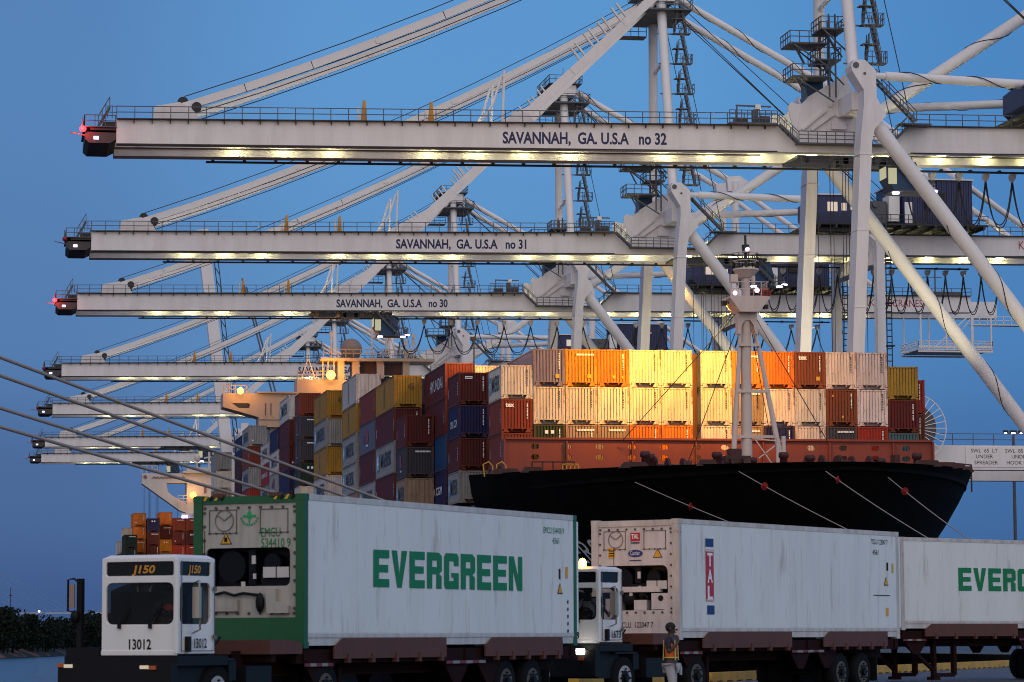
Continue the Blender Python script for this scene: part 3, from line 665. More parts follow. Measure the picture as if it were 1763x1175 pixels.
# ------------------------------------------------------------------ container ship
CX = 53.5
ship = empty('container_ship', (CX, 230, 0)); SO = (CX, 230, 0)
tag(ship, 'large black hulled container ship with a red breakwater across its bow', 'ship')
def hb(Y, z):
    t = max(0.0, min(1.0, (z+2.5)/16.0)); stem = 186 + 17*(1-t)**1.3; Yt = 235 + 42*(1-t)**1.6
    if Y >= Yt: return 20.0
    q = min(1.0, (Yt-Y)/(Yt-stem)); e1 = 1.35+.45*t*t; e2 = 1.0-.35*t
    return 20.0*(1-q**e1)**e2
def hull_rows(levels, y_aft, n=64):
    rows = []
    for z in levels:
        t = (z+2.5)/16.0; stem = 186 + 17*(1-max(0,min(1,t)))**1.3; row = []
        for i in range(n+1):
            f = i/n; Y = y_aft + (stem-y_aft)*(1-(1-f)**2.2)
            row.append((Y, hb(Y, z), z))
        rows.append(row)
    return rows
def hull_mesh(levels, y_aft, n=64, close=True):
    mb = MB(); rows = hull_rows(levels, y_aft, n)
    for sg in (-1, 1):
        vs = [(CX+sg*h, Y, z) for r in rows for (Y, h, z) in r]; fs = []
        for k in range(len(rows)-1):
            for i in range(n):
                a = k*(n+1)+i; f = (a, a+1, a+n+2, a+n+1); fs.append(f if sg < 0 else f[::-1])
        mb.add(vs, fs, None, True)
    return mb, rows
mb, rows = hull_mesh([-4, -2.5, 0, 2.5, 5, 7, 8.5, 10, 11.3], 520)
top = rows[-1]; mb.poly([(CX-h, Y, 11.28) for Y, h, z in top] + [(CX+h, Y, 11.28) for Y, h, z in reversed(top[:-1])]); mb.box(CX-20, CX+20, 519.8, 520, -4, 11.3)
mb.build('hull', M['hull'], ship, SO)
mb, rows = hull_mesh([11.3, 12.3, 13.3], 223.5, 40)
SHEER = lambda Y: .45-1.05*(1-(Y-186)/37.5)
rows[-1] = [(Y, h, z+SHEER(Y)) for Y, h, z in rows[-1]]
mb.v = [(x, y, z+SHEER(y) if z > 13 else z) for x, y, z in mb.v]
r2 = rows[-1]; inner = [(Y+.0, max(0, h-.35), z) for Y, h, z in r2]
for sg in (-1, 1):
    vs = [(CX+sg*h, Y, z) for Y, h, z in r2] + [(CX+sg*h, Y+.3, z) for Y, h, z in inner] + [(CX+sg*h, Y+.3, 12.2) for Y, h, z in inner]; n = len(r2); fs = []
    for k in range(2):
        for i in range(n-1): f = (k*n+i, k*n+i+1, (k+1)*n+i+1, (k+1)*n+i); fs.append(f if sg < 0 else f[::-1])
    mb.add(vs, fs)
    
mb.build('bulwark', M['hull'], ship, SO)
mb = MB(); d_ = [(Y, h-.4) for Y, h, z in rows[1]][:-1]; mb.poly([(CX-h, Y, 12.25) for Y, h in d_] + [(CX+h, Y, 12.25) for Y, h in reversed(d_)]); mb.build('forecastle_deck', M['deckred'], ship, SO)
mb = MB(); mb.box(35.6, 71.4, 232, 436, 11.29, 11.8); mb.box(38, 69, 222.6, 232, 11.29, 12.2); mb.build('hatch_coaming', M['deckdark'], ship, SO)
# fairlead frames along the bulwark top
for x, y, w in ((38.0, 212, 1.4), (43.6, 199.6, 1.8), (48.6, 193.4, 1.2), (57.5, 192.4, 1.6), (61.5, 196.5, 1.3), (64.8, 200.0, 1.0), (67.7, 205.4, 1.0), (36.0, 216.5, 2.0)):
    mb = MB(); zf = 13.3+SHEER(y)-.1; hx = hb(y, 13)-.2; x = CX-hx if x < CX else CX+hx; mb.prism([(x-w*.6, zf), (x+w*.6, zf), (x+w*.4, zf+.42), (x-w*.4, zf+.42)], 'y', y, y+.5); mb.build('fairlead', M['deckdark'], ship, SO)
# name on the bow, following the flare
mb = MB(); vs, fs, x0, x1, y0, y1 = text_mesh('MAERSK')
pts = []
for a, b_ in vs:
    Y = 217.0-(a-x0)*2.6; z = 6.9+b_*2.3; pts.append((CX-hb(Y, z)-.05, Y-.03, z))
mb.add(pts, fs); mb.build('bow_name', M['white'], ship, SO)
# breakwater with two rows of oval openings
def breakwater():
    mb = MB(); xa, xb, za, zb = 37.05, 70.1, 12.2, 16.35
    hx = [39.3+2.475*i for i in range(6)] + [53.9, 60.6, 63.1, 65.6, 68.05]; hz = (15.05, 15.85)
    for yf, flip in ((222.0, False), (222.22, True)):
        xs = [xa]
        for x in hx: xs += [x-.5, x+.5]
        xs.append(xb); zs = [za]
        for z in hz: zs += [z-.36, z+.36]
        zs.append(zb)
        for i in range(len(xs)-1):
            for j in range(len(zs)-1):
                x0, x1, z0, z1 = xs[i], xs[i+1], zs[j], zs[j+1]
                if i % 2 == 1 and j % 2 == 1:
                    cx, cz = (x0+x1)/2, (z0+z1)/2; ring = []; outer = []
                    for k in range(16):
                        a = 2*math.pi*(k+.5)/16; c, s_ = math.cos(a), math.sin(a)
                        ring.append((cx+(.12 if c > 0 else -.12)+.2*c, yf, cz+.2*s_))
                        m_ = max(abs(c)/.5, abs(s_)/.36); outer.append((cx+c/m_, yf, cz+s_/m_))
                    corners = [(x1, yf, z1), (x0, yf, z1), (x0, yf, z0), (x1, yf, z0)]
                    vs = ring+outer+corners; fs = []
                    for k in range(16): fs.append((k, (k+1) % 16, 16+(k+1) % 16, 16+k))
                    for q in range(4):
                        # the corner belongs between the two outer points whose sides differ
                        best = min(range(16), key=lambda k: (Vector(outer[k])-Vector(corners[q])).length + (Vector(outer[(k+1) % 16])-Vector(corners[q])).length)
                        fs.append((16+best, 16+(best+1) % 16, 32+q))
                    mb.add(vs, [f[::-1] for f in fs] if not flip else fs)
                    if not flip:
                        b2 = [(x, yf+.22, z) for x, y, z in ring]; mb.add(ring+b2, [(k, (k+1) % 16, 16+(k+1) % 16, 16+k) for k in range(16)])
                else:
                    f = (0, 1, 2, 3); mb.add([(x0, yf, z0), (x1, yf, z0), (x1, yf, z1), (x0, yf, z1)], [f if not flip else f[::-1]])
    mb.box(xa, xb, 221.8, 222.4, zb+.003, zb+.16); mb.box(xa-.15, xa, 221.8, 223.2, za, zb); mb.box(xb, xb+.15, 221.8, 223.2, za, zb)
    for x in (41.7, 46.7, 51.6, 56.8, 62, 67): mb.box(x-.06, x+.06, 221.75, 221.99, za, zb-.1)
    return mb
breakwater().build('breakwater', M['deckred'], ship, SO)
mb = MB(); mb.rail([(38.8, 220.5, 12.3), (42.0, 220.5, 12.3)], 2.3, .8, .1, 3); mb.build('deck_rail', M['deckdark'], ship, SO); mb = MB(); mb.rail([(69.0, 214, 12.3), (71.4, 216.5, 12.3)], 2.0, 1.2, .1); mb.build('deck_rail', M['deckdark'], ship, SO)
mb = MB(); mb.rail([(41.0, 219.9, 12.3), (42.2, 219.9, 12.3)], 2.1, .3, .09, 5); mb.path([(35.0, 219, 13.4), (34.9, 219, 14.3), (35.3, 219, 14.5), (35.6, 219, 14.2), (35.6, 219, 13.4)], .06, 6); mb.path([(35.9, 219, 13.4), (35.9, 219, 14.3), (36.3, 219, 14.5), (36.6, 219, 14.2), (36.6, 219, 13.4)], .06, 6); mb.rail([(65.2, 208, 12.3), (67.2, 208.5, 12.3)], 1.7, 1.9, .08, 1); mb.build('deck_ladder', M['yellow'], ship, SO)
# winches, bollards and vents on the forecastle
for x, y, s_ in ((46.5, 208, 1.0), (50.3, 205, .8), (57.2, 206, 1.15), (59.8, 207.5, 1.2)):
    mb = MB(); mb.box(x-1.6*s_, x+1.6*s_, y-.9, y+.9, 12.25, 12.7)
    for k in (-1.1, -.2, .9): mb.disc((x+k*s_, y, 13.25), (1,0,0), .95*s_, .15, 18)
    mb.tube((x-1.5*s_, y, 13.25), (x+1.4*s_, y, 13.25), .5*s_, 12); mb.prism([(y-.6, 12.6), (y+.6, 12.6), (y+.3, 14.0), (y-.3, 14.0)], 'x', x+1.0*s_, x+1.5*s_)
    mb.build('mooring_winch', M['deckdark'], ship, SO)
for i, x in enumerate((43.2, 44.2, 45.0, 48.2, 49.0, 52.2, 52.9, 55.6, 61.6, 62.4)):
    y = 201+(i % 3)*3; mb = MB(); mb.path([(x, y, 12.2), (x, y, 13.8), (x, y, 13.85), (x, y, 14.1), (x, y, 14.2)], .28, 12, radii=[.28, .26, .36, .36, .28]); mb.build('mooring_bitt', M['deckdark'], ship, SO)
mb = MB(); mb.box(49.8, 51.6, 205, 207, 12.25, 14.2); mb.box(50.2, 51.0, 205.2, 206.4, 14.2, 14.7); mb.box(61.4, 61.8, 203, 204, 12.2, 14.2); mb.build('deck_house', M['deckdark'], ship, SO)
# foremast
mm = M['mast']; MY = 213.7
mb = MB(); mb.tube((53.45, MY, 12.2), (53.54, MY, 25.2), .44, 14, .36); mb.tube((53.54, MY, 25.2), (53.58, MY, 28.3), .33, 12); mast = mb.build('foremast', mm, ship, SO)
def mpart(name, mb, m): return mb.build(name, m, mast, SO)
mb = MB()
for a, b_ in (((52.2, MY-.6, 12.3), (53.15, MY, 24.4)), ((56.3, MY-.6, 12.3), (54.1, MY, 24.6))): mb.tube(a, b_, .22, 10, .15)
for z, xa, xb in ((22.8, 52.95, 54.45), (19.4, 52.7, 55.1), (16.1, 52.45, 55.7)): mb.beam((xa, MY-.35, z), (xb, MY-.35, z), .2)
mpart('mast_legs', mb, mm)
mb = MB(); mb.prism([(52.85, 25.15), (54.25, 25.15), (55.05, 26.15), (55.05, 26.3), (52.1, 26.3), (52.1, 26.15)], 'y', MY-1.2, MY+1.2); mb.prism([(52.85, 23.6), (53.0, 23.6), (53.15, 24.3), (53.4, 24.6), (53.75, 24.6), (54.0, 24.3), (54.15, 23.6), (54.3, 23.6), (54.25, 25.14), (52.85, 25.14)], 'y', MY-.45, MY+.45)
mb.rail([(52.15, MY-1.15, 26.3), (55.0, MY-1.15, 26.3), (55.0, MY+1.1, 26.3)], 1.05, .6, .05); mpart('mast_platform', mb, mm)
mb = MB(); mb.tube((53.58, MY, 27.75), (53.58, MY, 28.3), .45, 14, .95); mb.tube((53.58, MY, 28.3), (53.58, MY, 28.42), .98, 16)
ring = [(53.58+.95*math.cos(2*math.pi*k/8), MY+.95*math.sin(2*math.pi*k/8), 28.42) for k in range(9)]
mb.rail(ring, 1.15, .8, .06); mpart('crows_nest', mb, mm)
mb = MB(); mb.tube((53.6, MY, 28.4), (53.58, MY, 29.6), .12, 8); mb.tube((53.58, MY, 29.6), (53.58, MY, 29.66), .3, 10); mb.tube((53.58, MY, 29.95), (53.58, MY, 30.2), .28, 10); mb.tube((53.58, MY, 30.2), (53.56, MY, 30.9), .09, 8); mb.tube((53.45, MY+.15, 29.66), (53.45, MY+.15, 29.95), .1, 8); mpart('masthead_lantern', mb, M['dark'])
for q_ in ((53.66, MY-.2, 29.85, .17), (52.45, MY-1.2, 26.5, .18), (54.15, MY-1.0, 26.75, .2)): mb = MB(); mb.sphere(q_[:3], q_[3], 10); mpart('mast_lamp', mb, M['pinklamp'])
mb = MB(); mb.path([(54.75, MY-.3, 26.55), (54.75, MY-.7, 26.55), (54.75, MY-1.15, 26.55)], .2, 16, radii=[.1, .2, .40]); mpart('fog_horn', mb, M['redguard'])
mb = MB(); mb.disc((54.75, MY-1.17, 26.55), (0,1,0), .13, .05, 12); mpart('horn_throat', mb, M['black'])
mb = MB(); mb.box(52.2, 52.75, MY-1, MY-.4, 27.3, 27.9); mb.beam((52.3, MY-.7, 26.3), (52.3, MY-.7, 27.3), .08); mb.beam((52.7, MY-.7, 26.3), (52.7, MY-.7, 27.3), .08); mb.box(53.85, 54.05, MY-.9, MY-.5, 27.2, 27.8); mpart('mast_box', mb, mm)
# the floodlight that washes the container fronts, on the after side of the mast platform
mb = MB(); mb.box(51.75, 52.1, MY-.2, MY+.35, 25.7, 26.05); mb.beam((52.1, MY, 25.9), (52.8, MY, 25.9), .07); mpart('mast_floodlight', mb, M['dark'])
mb = MB(); mb.box(51.8, 52.05, MY+.36, MY+.40, 25.72, 25.95); mpart('floodlight_lens', mb, M['sodium'])
lamp('mast_floodlight_beam', 'SPOT', (51.9, MY+.6, 25.75), (1.0, .47, .03), 15500, None, .3, aim=(50.4, 224, 22.6), spot=R(112), blend=1.0)
mb = MB(); mb.box(54.9, 55.2, MY-.2, MY+.35, 25.5, 25.8); mpart('mast_floodlight', mb, M['dark'])
lamp('mast_floodlight_beam', 'SPOT', (55.05, MY+.6, 25.5), (1.0, .46, .08), 7000, None, .3, aim=(58.6, 224, 22.4), spot=R(112), blend=1.0)
lamp('mast_floodlight_beam', 'SPOT', (51.7, MY+.6, 25.9), (1.0, .42, .03), 15000, None, .3, aim=(43.5, 224, 22.4), spot=R(75), blend=1.0)
mb = MB()
mb.tube((55.1, 211, 12.2), (55.1, 211, 15.9), .13, 8); mb.tube((55.55, 211, 12.2), (55.55, 211, 16.0), .16, 8); mb.beam((54.9, 211, 15.3), (53.7, 211, 14.4), .08); mb.beam((53.4, 211, 15.8), (55.4, 211, 15.6), .08); mb.beam((53.4, 211, 15.8), (55.1, 211, 13.4), .08)
for z in (13.2, 14.2, 15.2): mb.beam((55.1, 211, z), (55.55, 211, z), .06)
mb.build('deck_derrick', mm, ship, SO)
mb = MB()
for q in ((45.9, 221.6, 16.3), (57.2, 221, 16.3), (61.6, 221, 16.3), (49.9, 218, 14)): mb.beam((53.6, MY, 26.0), q, .045)
mb.beam((56.05, 213, 16.2), (56.35, 214, 17.3), .12); mb.build('mast_stay', M['dark'], ship, SO)
# bridge house
hm = M['house']; HY = 455
mb = MB(); mb.prism([(32.8, 38.5), (32.8, 36.4), (38.2, 34.9), (38.2, 33.4), (69, 33.4), (69, 40.7), (44.0, 40.7), (44.0, 38.5)], 'y', HY, HY+5); mb.box(40, 67, HY+1, HY+14, 8, 33.4); mb.box(38.0, 44.0, HY-.4, HY+5, 38.5, 38.75)
for k in range(5): mb.box(39.2+k*1.1, 39.4+k*1.1, HY-.1, HY, 34.9, 35.1)
mb.box(38.2, 46, HY-.12, HY, 34.55, 34.7)
mb.build('bridge_house', hm, ship, SO)
mb = MB(); mb.prism([(34.2, 37.0), (36.6, 37.0), (36.9, 36.8), (36.7, 36.3), (35.2, 36.3)], 'y', HY-.05, HY+.02); mb.box(39.2, 39.3, HY-.06, HY, 35.2, 37); mb.box(40.0, 40.1, HY-.06, HY, 35.2, 37); mb.build('wing_window', M['dark'], ship, SO)
mb = MB(); mb.rail([(32.9, HY+.1, 38.5), (36.4, HY+.1, 38.5)], 1.2, .9, .12); mb.rail([(44, HY, 40.75), (49, HY, 40.75)], 1.2, 1, .1); mb.rail([(48, HY-.5, 44.1), (64.8, HY-.5, 44.1)], 1.2, 1.1, .09); mb.build('bridge_rail', hm, ship, SO)
mb = MB(); mb.box(47.5, 65.0, HY-.6, HY+6, 43.55, 44.0)
for x in (50.2, 52.5, 56.2, 60.2): mb.box(x, x+1.0, HY, HY+4, 40.7, 43.55)
for x in (47.9, 48.7, 49.6): mb.beam((x, HY, 40.7), (x, HY, 43.6), .18)
mb.box(53.8, 56, HY+1, HY+1.2, 41.6, 43.3); mb.build('monkey_island', hm, ship, SO)
mb = MB(); mb.box(53.7, 56.0, HY+.5, HY+.9, 41.5, 43.3); mb.box(57.4, 60.0, HY+.5, HY+.9, 41.5, 43.3); mb.build('bridge_window', M['deckdark'], ship, SO)
mb = MB(); mb.sphere((52.6, HY+3, 45.6), 1.7, 18); mb.tube((52.6, HY+3, 44), (52.6, HY+3, 45), .6, 10); mb.build('radome', plain('radome_grey', (.28, .19, .15), .5), ship, SO)
mb = MB()
for x, h in ((49.2, 48.2), (61.8, 48.0), (60.6, 47.0)):
    mb.beam((x, HY, 44), (x, HY, h), .22); mb.box(x-.25, x+.25, HY-.2, HY+.2, h-.9, h-.3)
for x in (58.2, 61.8, 45.7):
    zb_ = 44 if x > 50 else 40.7
    for d in (-1.1, 1.1): mb.beam((x+d, HY, zb_), (x, HY, zb_+3.2), .14)
    mb.beam((x-.7, HY, zb_+1.2), (x+.7, HY, zb_+1.2), .1)
mb.beam((55.4, HY, 44), (55.4, HY, 50), .25); mb.beam((54.4, HY, 48), (56.8, HY, 48.2), .12); mb.beam((56.4, HY, 46.6), (60, HY, 47), .1); mb.build('signal_mast', mm, ship, SO)
for x, z, pw in ((35.35, 38.75, 620), (49.0, 41.3, 1900)):
    mb = MB(); mb.sphere((x, HY-1.2, z), .5 if x < 40 else .7, 14); o = mb.build('deck_lamp', M['sodium'], ship, SO)
    lamp('deck_lamp_light', 'POINT', (x, HY-2.4, z+.2), (1.0, .38, .05), pw, None, .5)
mb = MB(); mb.beam((37.6, 240.5, 22.8), (37.6, 240.5, 25.6), .1); mb.box(37.4, 37.8, 240.6, 241, 25.6, 25.9); mb.build('lashing_lamp', M['dark'], ship, SO)
lamp('lashing_lamp_light', 'POINT', (37.6, 243.6, 25.7), (1, .45, .10), 1700, None, .2)
mb = MB(); mb.box(51.95, 52.45, 225.0, 225.5, 12, 23.2); mb.build('cell_post', plain('rust_brown_post', (.11, .045, .03), .8), ship, SO)

# ------------------------------------------------------------------ stacked containers
PAL = {'lavb': (.20, .18, .26), 'grey': (.29, .29, .29), 'white': (.52, .49, .48), 'cream': (.60, .53, .45), 'pink': (.66, .56, .52), 'lav': (.58, .53, .55), 'tan': (.30, .21, .15),  # light and shade put into the paint: bow tones lifted, side stacks darkened
       'orange': (.62, .17, .025), 'oyellow': (.66, .27, .03), 'red': (.30, .032, .022), 'rust': (.19, .036, .020), 'maroon': (.088, .015, .016), 'dmaroon': (.06, .012, .014),
       'navy': (.014, .018, .075), 'slate': (.10, .11, .16), 'blue': (.008, .055, .15), 'green': (.035, .05, .025), 'dgreen': (.012, .03, .024), 'mustard': (.37, .20, .03), 'dgrey': (.05, .05, .065), 'olive': (.33, .22, .04), 'teal': (.05, .12, .15), 'brown': (.17, .052, .026)}
CN = {'lavb': 'slate purple', 'grey': 'light grey', 'white': 'white', 'cream': 'cream', 'pink': 'pinkish cream', 'lav': 'lavender grey', 'tan': 'tan', 'orange': 'orange', 'oyellow': 'orange yellow', 'red': 'red', 'rust': 'rust red', 'maroon': 'maroon', 'dmaroon': 'dark maroon', 'navy': 'navy', 'slate': 'slate blue', 'blue': 'bright blue', 'green': 'dark green', 'dgreen': 'blackish green', 'mustard': 'mustard yellow', 'dgrey': 'dark grey', 'olive': 'mustard', 'teal': 'teal', 'brown': 'brown'}
_cmesh = {}
def cparts(L, H, style):
    k = (round(L,1), round(H,2), style)
    if k in _cmesh: return _cmesh[k]
    W = 2.42; res = []
    fr = MB()
    for x in (0, W-.14):
        for y in (0, L-.14): fr.box(x, x+.14, y, y+.14, .17, H-.12)
        fr.box(x, x+.14, .14, L-.14, H-.12, H-.02); fr.box(x, x+.14, .14, L-.14, .02, .16)
    for x in (-.004, W-.176):
        for y in (-.006, L-.174):
            for z in (0, H-.12): fr.box(x, x+.18, y, y+.18, z, z+.12)
    fr.box(.18, W-.18, 0, .1, H-.14, H-.03); fr.box(.14, W-.14, .01, .12, .30, .37)
    for x in (.18, W-.62): fr.prism([(x, .02), (x+.44, .02), (x+(.44 if x < 1 else .44), .02), (x+(.26 if x < 1 else .44), .30), (x+(0 if x < 1 else .18), .30)], 'y', .02, .12)
    for x in (.75, W-.85): fr.box(x, x+.1, .02, .12, .18, .30)
    for y in (0,):
        fr.box(.18, W-.18, L-.1, L, H-.14, H-.03); fr.box(.18, W-.18, L-.1, L, .02, .2)
    res.append(('frame', fr, 'contrust'))
    en = MB()
    if style == 'door':
        for x0 in (.15, W/2+.01):
            en.box(x0, x0+W/2-.16, .03, .07, .38, H-.15)
        for x in (.45, .85, W-.85, W-.45): en.tube((x, .0, .4), (x, .0, H-.18), .028, 6)
        for x in (.45, .85, W-.85, W-.45): en.box(x-.12, x+.12, -.02, .02, 1.1, 1.2)
    else: en.corr((.14, .03, .37), (1,0,0), (0,0,1), (0,-1,0), W-.28, H-.50, 9, .075, groove=.15)
    res.append(('end_panel', en, 'container'))
    sd = MB(); sd.corr((.03, L-.14, .16), (0,-1,0), (0,0,1), (-1,0,0), L-.28, H-.28, int(L*3.3), .035); res.append(('side_panel', sd, 'container'))
    sh = MB(); sh.box(W-.06, W-.03, .14, L-.14, .16, H-.12); sh.box(.14, W-.14, .1, L-.1, H-.06, H-.03); sh.box(.14, W-.14, .55, L-.1, .05, .30); sh.box(.14, W-.14, L-.07, L-.04, .2, H-.14); res.append(('shell', sh, 'container'))
    out_ = []
    for n, mb, m in res:
        o = mb.build(n, M[m]); out_.append((n, o.data)); bpy.data.objects.remove(o)
    _cmesh[k] = out_
    return out_
def child(name, me, parent, color=None):
    o = bpy.data.objects.new(name, me); COL.objects.link(o); o.parent = parent
    if color: o.color = (*color, 1)
    return o
_txt = {}
M['starblue'] = plain('light_blue_square', (.10, .33, .50), .5)
def side_logo(L, H, kind):
    k = (round(L,1), round(H,2), kind)
    if k in _txt: return _txt[k]
    mb = MB(); mats = [M['letter'], M['starblue'], M['white'], M['redguard'], M['black']]; X = -.012
    def T(s, y, z, h, w=None, m=0, bold=.01): mb.text(s, (X, y, z), (0,-1,0), (0,0,1), h, 'c', w, bold, m)
    if kind == 'maersk':
        T('MAERSK', L*.44, H*.30, H*.44, L*.56, 4, .015)
        mb.cur = 1; mb.box(X-.002, X, L*.80, L*.94, H*.25, H*.78); mb.cur = 0
        star = []
        for q in range(14):
            a = math.pi*q/7+math.pi/2; r = (.5 if q % 2 == 0 else .24)*L*.14*.9; star.append((X-.008, L*.87-r*math.cos(a), H*.52+r*math.sin(a)))
        mb.poly(star, 2)
    elif kind == 'saf': 
        mb.text('SAFMARINE', (X, L*.5+.25, H*.14), (0,0,1), (0,1,0), .5, 'l', H*.72, .02, 0)
    elif kind == 'hyundai': T('HYUNDAI', L*.42, H*.34, H*.32, L*.6, 2, .0)
    elif kind == 'cma':
        mb.cur = 0; mb.box(X-.002, X, L*.62, L*.72, H*.4, H*.62); mb.cur = 3; mb.prism([(L*.60, H*.3), (L*.40, H*.38), (L*.44, H*.75), (L*.6, H*.8)], 'x', X-.002, X); mb.cur = 2; mb.box(X-.004, X-.001, L*.42, L*.56, H*.22, H*.28)
    elif kind == 'script': T('CMA CGM', L*.45, H*.35, H*.22, L*.6, 2)
    elif kind == 'hsud': T('HAMBURG SUD', L*.5, H*.4, H*.2, L*.7, 2)
    elif kind == 'code':
        mb.cur = 2
        for q in range(5): mb.box(X-.002, X, .5, .62, H*.3+q*.22, H*.3+q*.22+(.14 if q % 2 else .17))
        mb.box(X-.002, X, L-.75, L-.62, H*.32, H*.6)
    o = mb.build('side_lettering', mats); me = o.data; bpy.data.objects.remove(o); _txt[k] = me
    return me
def end_marks(H, kind):
    k = ('e', round(H,2), kind)
    if k in _txt: return _txt[k]
    mb = MB(); mats = [M['white'], M['yellow'], M['black'], M['orange_y']]; Y = -.05
    rg = random.Random(len(kind)*7+3)
    for part in kind.split('+'):
        if part in ('v', 'vd'):     # a vertical row of small characters near the right post
            z = H-.35; m = 0 if part == 'v' else 2
            while z > H-1.55: h = rg.uniform(.06, .09); mb.box(1.93, 2.02, Y-.002, Y, z-h, z, m); z -= h+rg.choice((.03, .03, .09))
        elif part == 'h':
            x = .85
            while x < 2.1: w = rg.uniform(.06, .12); mb.box(x, x+w, Y-.002, Y, H-.50, H-.36, 0); x += w+.03
        elif part == 'tex': mb.text('tex', (.3, Y, H-.62), (1,0,0), (0,0,1), .33, 'l', .68, .04, 0)
        elif part == 'y': mb.box(1.68, 1.98, Y-.002, Y, .62, .92, 1)
        elif part == 'y2': mb.box(1.15, 1.4, Y-.002, Y, .62, .85, 3); mb.box(1.85, 1.98, Y-.002, Y, .6, .8, 1)
        elif part == '45': mb.text('45', (1.2, Y, H*.55), (1,0,0), (0,0,1), .55, 'l', .5, .0, 2)
        elif part == 's45': mb.box(1.55, 2.0, Y-.002, Y, H-.85, H-.55, 1); mb.text('45', (1.775, Y-.008, H-.79), (1,0,0), (0,0,1), .2, 'c', None, 0, 2)
        elif part == 'lab': mb.box(.5, 1.1, Y-.002, Y, H-.55, H-.33, 0); mb.box(.55, 1.05, Y-.006, Y-.003, H-.47, H-.42, 2)
        elif part == 'sq': mb.box(.85, 1.1, Y-.002, Y, H-.72, H-.46, 0); mb.box(1.3, 1.55, Y-.002, Y, H-.72, H-.46, 0)
        elif part == 'dia': mb.prism([(.5, .62), (.62, .76), (.5, .9), (.38, .76)], 'y', Y-.002, Y, 0)
        elif part == 'tri': mb.prism([(.42, H-.6), (.6, H-.6), (.51, H-.4)], 'y', Y-.002, Y, 3); mb.box(1.2, 1.36, Y-.002, Y, .6, .8, 1)
    o = mb.build('end_marking', mats); me = o.data; bpy.data.objects.remove(o); _txt[k] = me
    return me
ORD = ['first', 'second', 'third', 'fourth', 'fifth', 'sixth', 'seventh', 'eighth', 'ninth', 'tenth', 'eleventh', 'twelfth', 'thirteenth']
def container(x, y, z, L, H, col, label, group, style='corr', logo=None, marks=None, jit=True):
    e = empty('shipping_container', (x, y, z)); tag(e, label, 'shipping container', group)
    c = PAL[col]; f_ = random.uniform(.88, 1.1) if jit else 1; c = tuple(min(.8, v*f_) for v in c)
    for n, me in cparts(L, H, style): child(n, me, e, c)
    if logo: child('side_lettering', side_logo(L, H, logo), e)
    if marks: child('end_marking', end_marks(H, marks), e)
    return e
FX = [39.57+2.469*i for i in range(5)] + [52.52+2.469*j for j in range(6)]; FY = 224.0; FZ = 23.41; FT = 2.867
front = [[('lavb','v+y'), ('oyellow','h+y'), ('orange','v+y2'), ('cream','vd'), ('cream','vd'), ('cream','vd'), ('orange','h+v'), ('orange','v'), ('brown','tex+v+y'), ('pink','vd'), ('lav','vd')],
         [('cream','vd'), ('cream','vd'), ('cream','vd'), ('cream','vd'), ('cream','vd'), ('cream','vd'), ('tan','h+vd'), ('pink','vd'), ('white','vd'), ('brown','v+tri'), ('lav','vd')],
         [('green','sq+v'), ('tan','h+v'), ('tan','h'), ('orange','v'), ('orange','v'), ('pink','vd'), ('tan','h'), ('navy','v'), ('pink','vd'), ('dgrey','h'), ('red','v')]]
tiern = ['top', 'middle', 'half hidden lowest']
GB = 'containers stacked across the bow'
for t_ in range(3):
    for i in range(11):
        c_, mk = front[t_][i]
        container(FX[i], FY+random.uniform(0,.04), FZ-(t_+1)*FT, 12.1, FT-.015, c_, '%s container end, %s tier, %s column of the bow stack' % (CN[c_], tiern[t_], ORD[i+1]), GB, marks=mk)
for t_, (c_, lg, mk, tx) in enumerate((('cream', 'maersk', 'vd', 'cream container with grey lettered side on top of the leftmost bow column'), ('rust', 'code', 'tex+v', 'rust red container reading tex in the leftmost bow column'), ('rust', 'code', 'v', 'rust red container just above the breakwater in the leftmost bow column'), ('navy', 'code', 'v', 'dark container beside the left end of the breakwater, under two rust red ones'))):
    container(37.12, 224.1, 22.15-(t_+1)*2.57, 6.06, 2.56, c_, tx, GB, logo=lg, marks=mk)
for t_, (c_, tx) in enumerate((('olive', 'mustard container on top of the rightmost bow column beside the spoked reel'), ('maroon', 'maroon container under the mustard one in the rightmost bow column'), ('teal', 'teal container mostly hidden at the foot of the rightmost bow column'))):
    container(67.33, 224.1, 22.35-(t_+1)*2.57, 6.06, 2.56, c_, tx, GB, marks='v' if t_ == 1 else None)
for t_, (c_, tx) in enumerate((('red', 'dark red container seen edge on right of the mustard container'), ('brown', 'brown container seen edge on below the dark red one by the spoked reel'))):
    container(69.8, 230.3, 21.9-(t_+1)*2.7, 6.06, 2.65, c_, tx, GB, marks='v')
GS = 'containers stacked along the ship side'
FILL = ['maroon', 'grey', 'rust', 'navy', 'dmaroon', 'grey', 'brown']
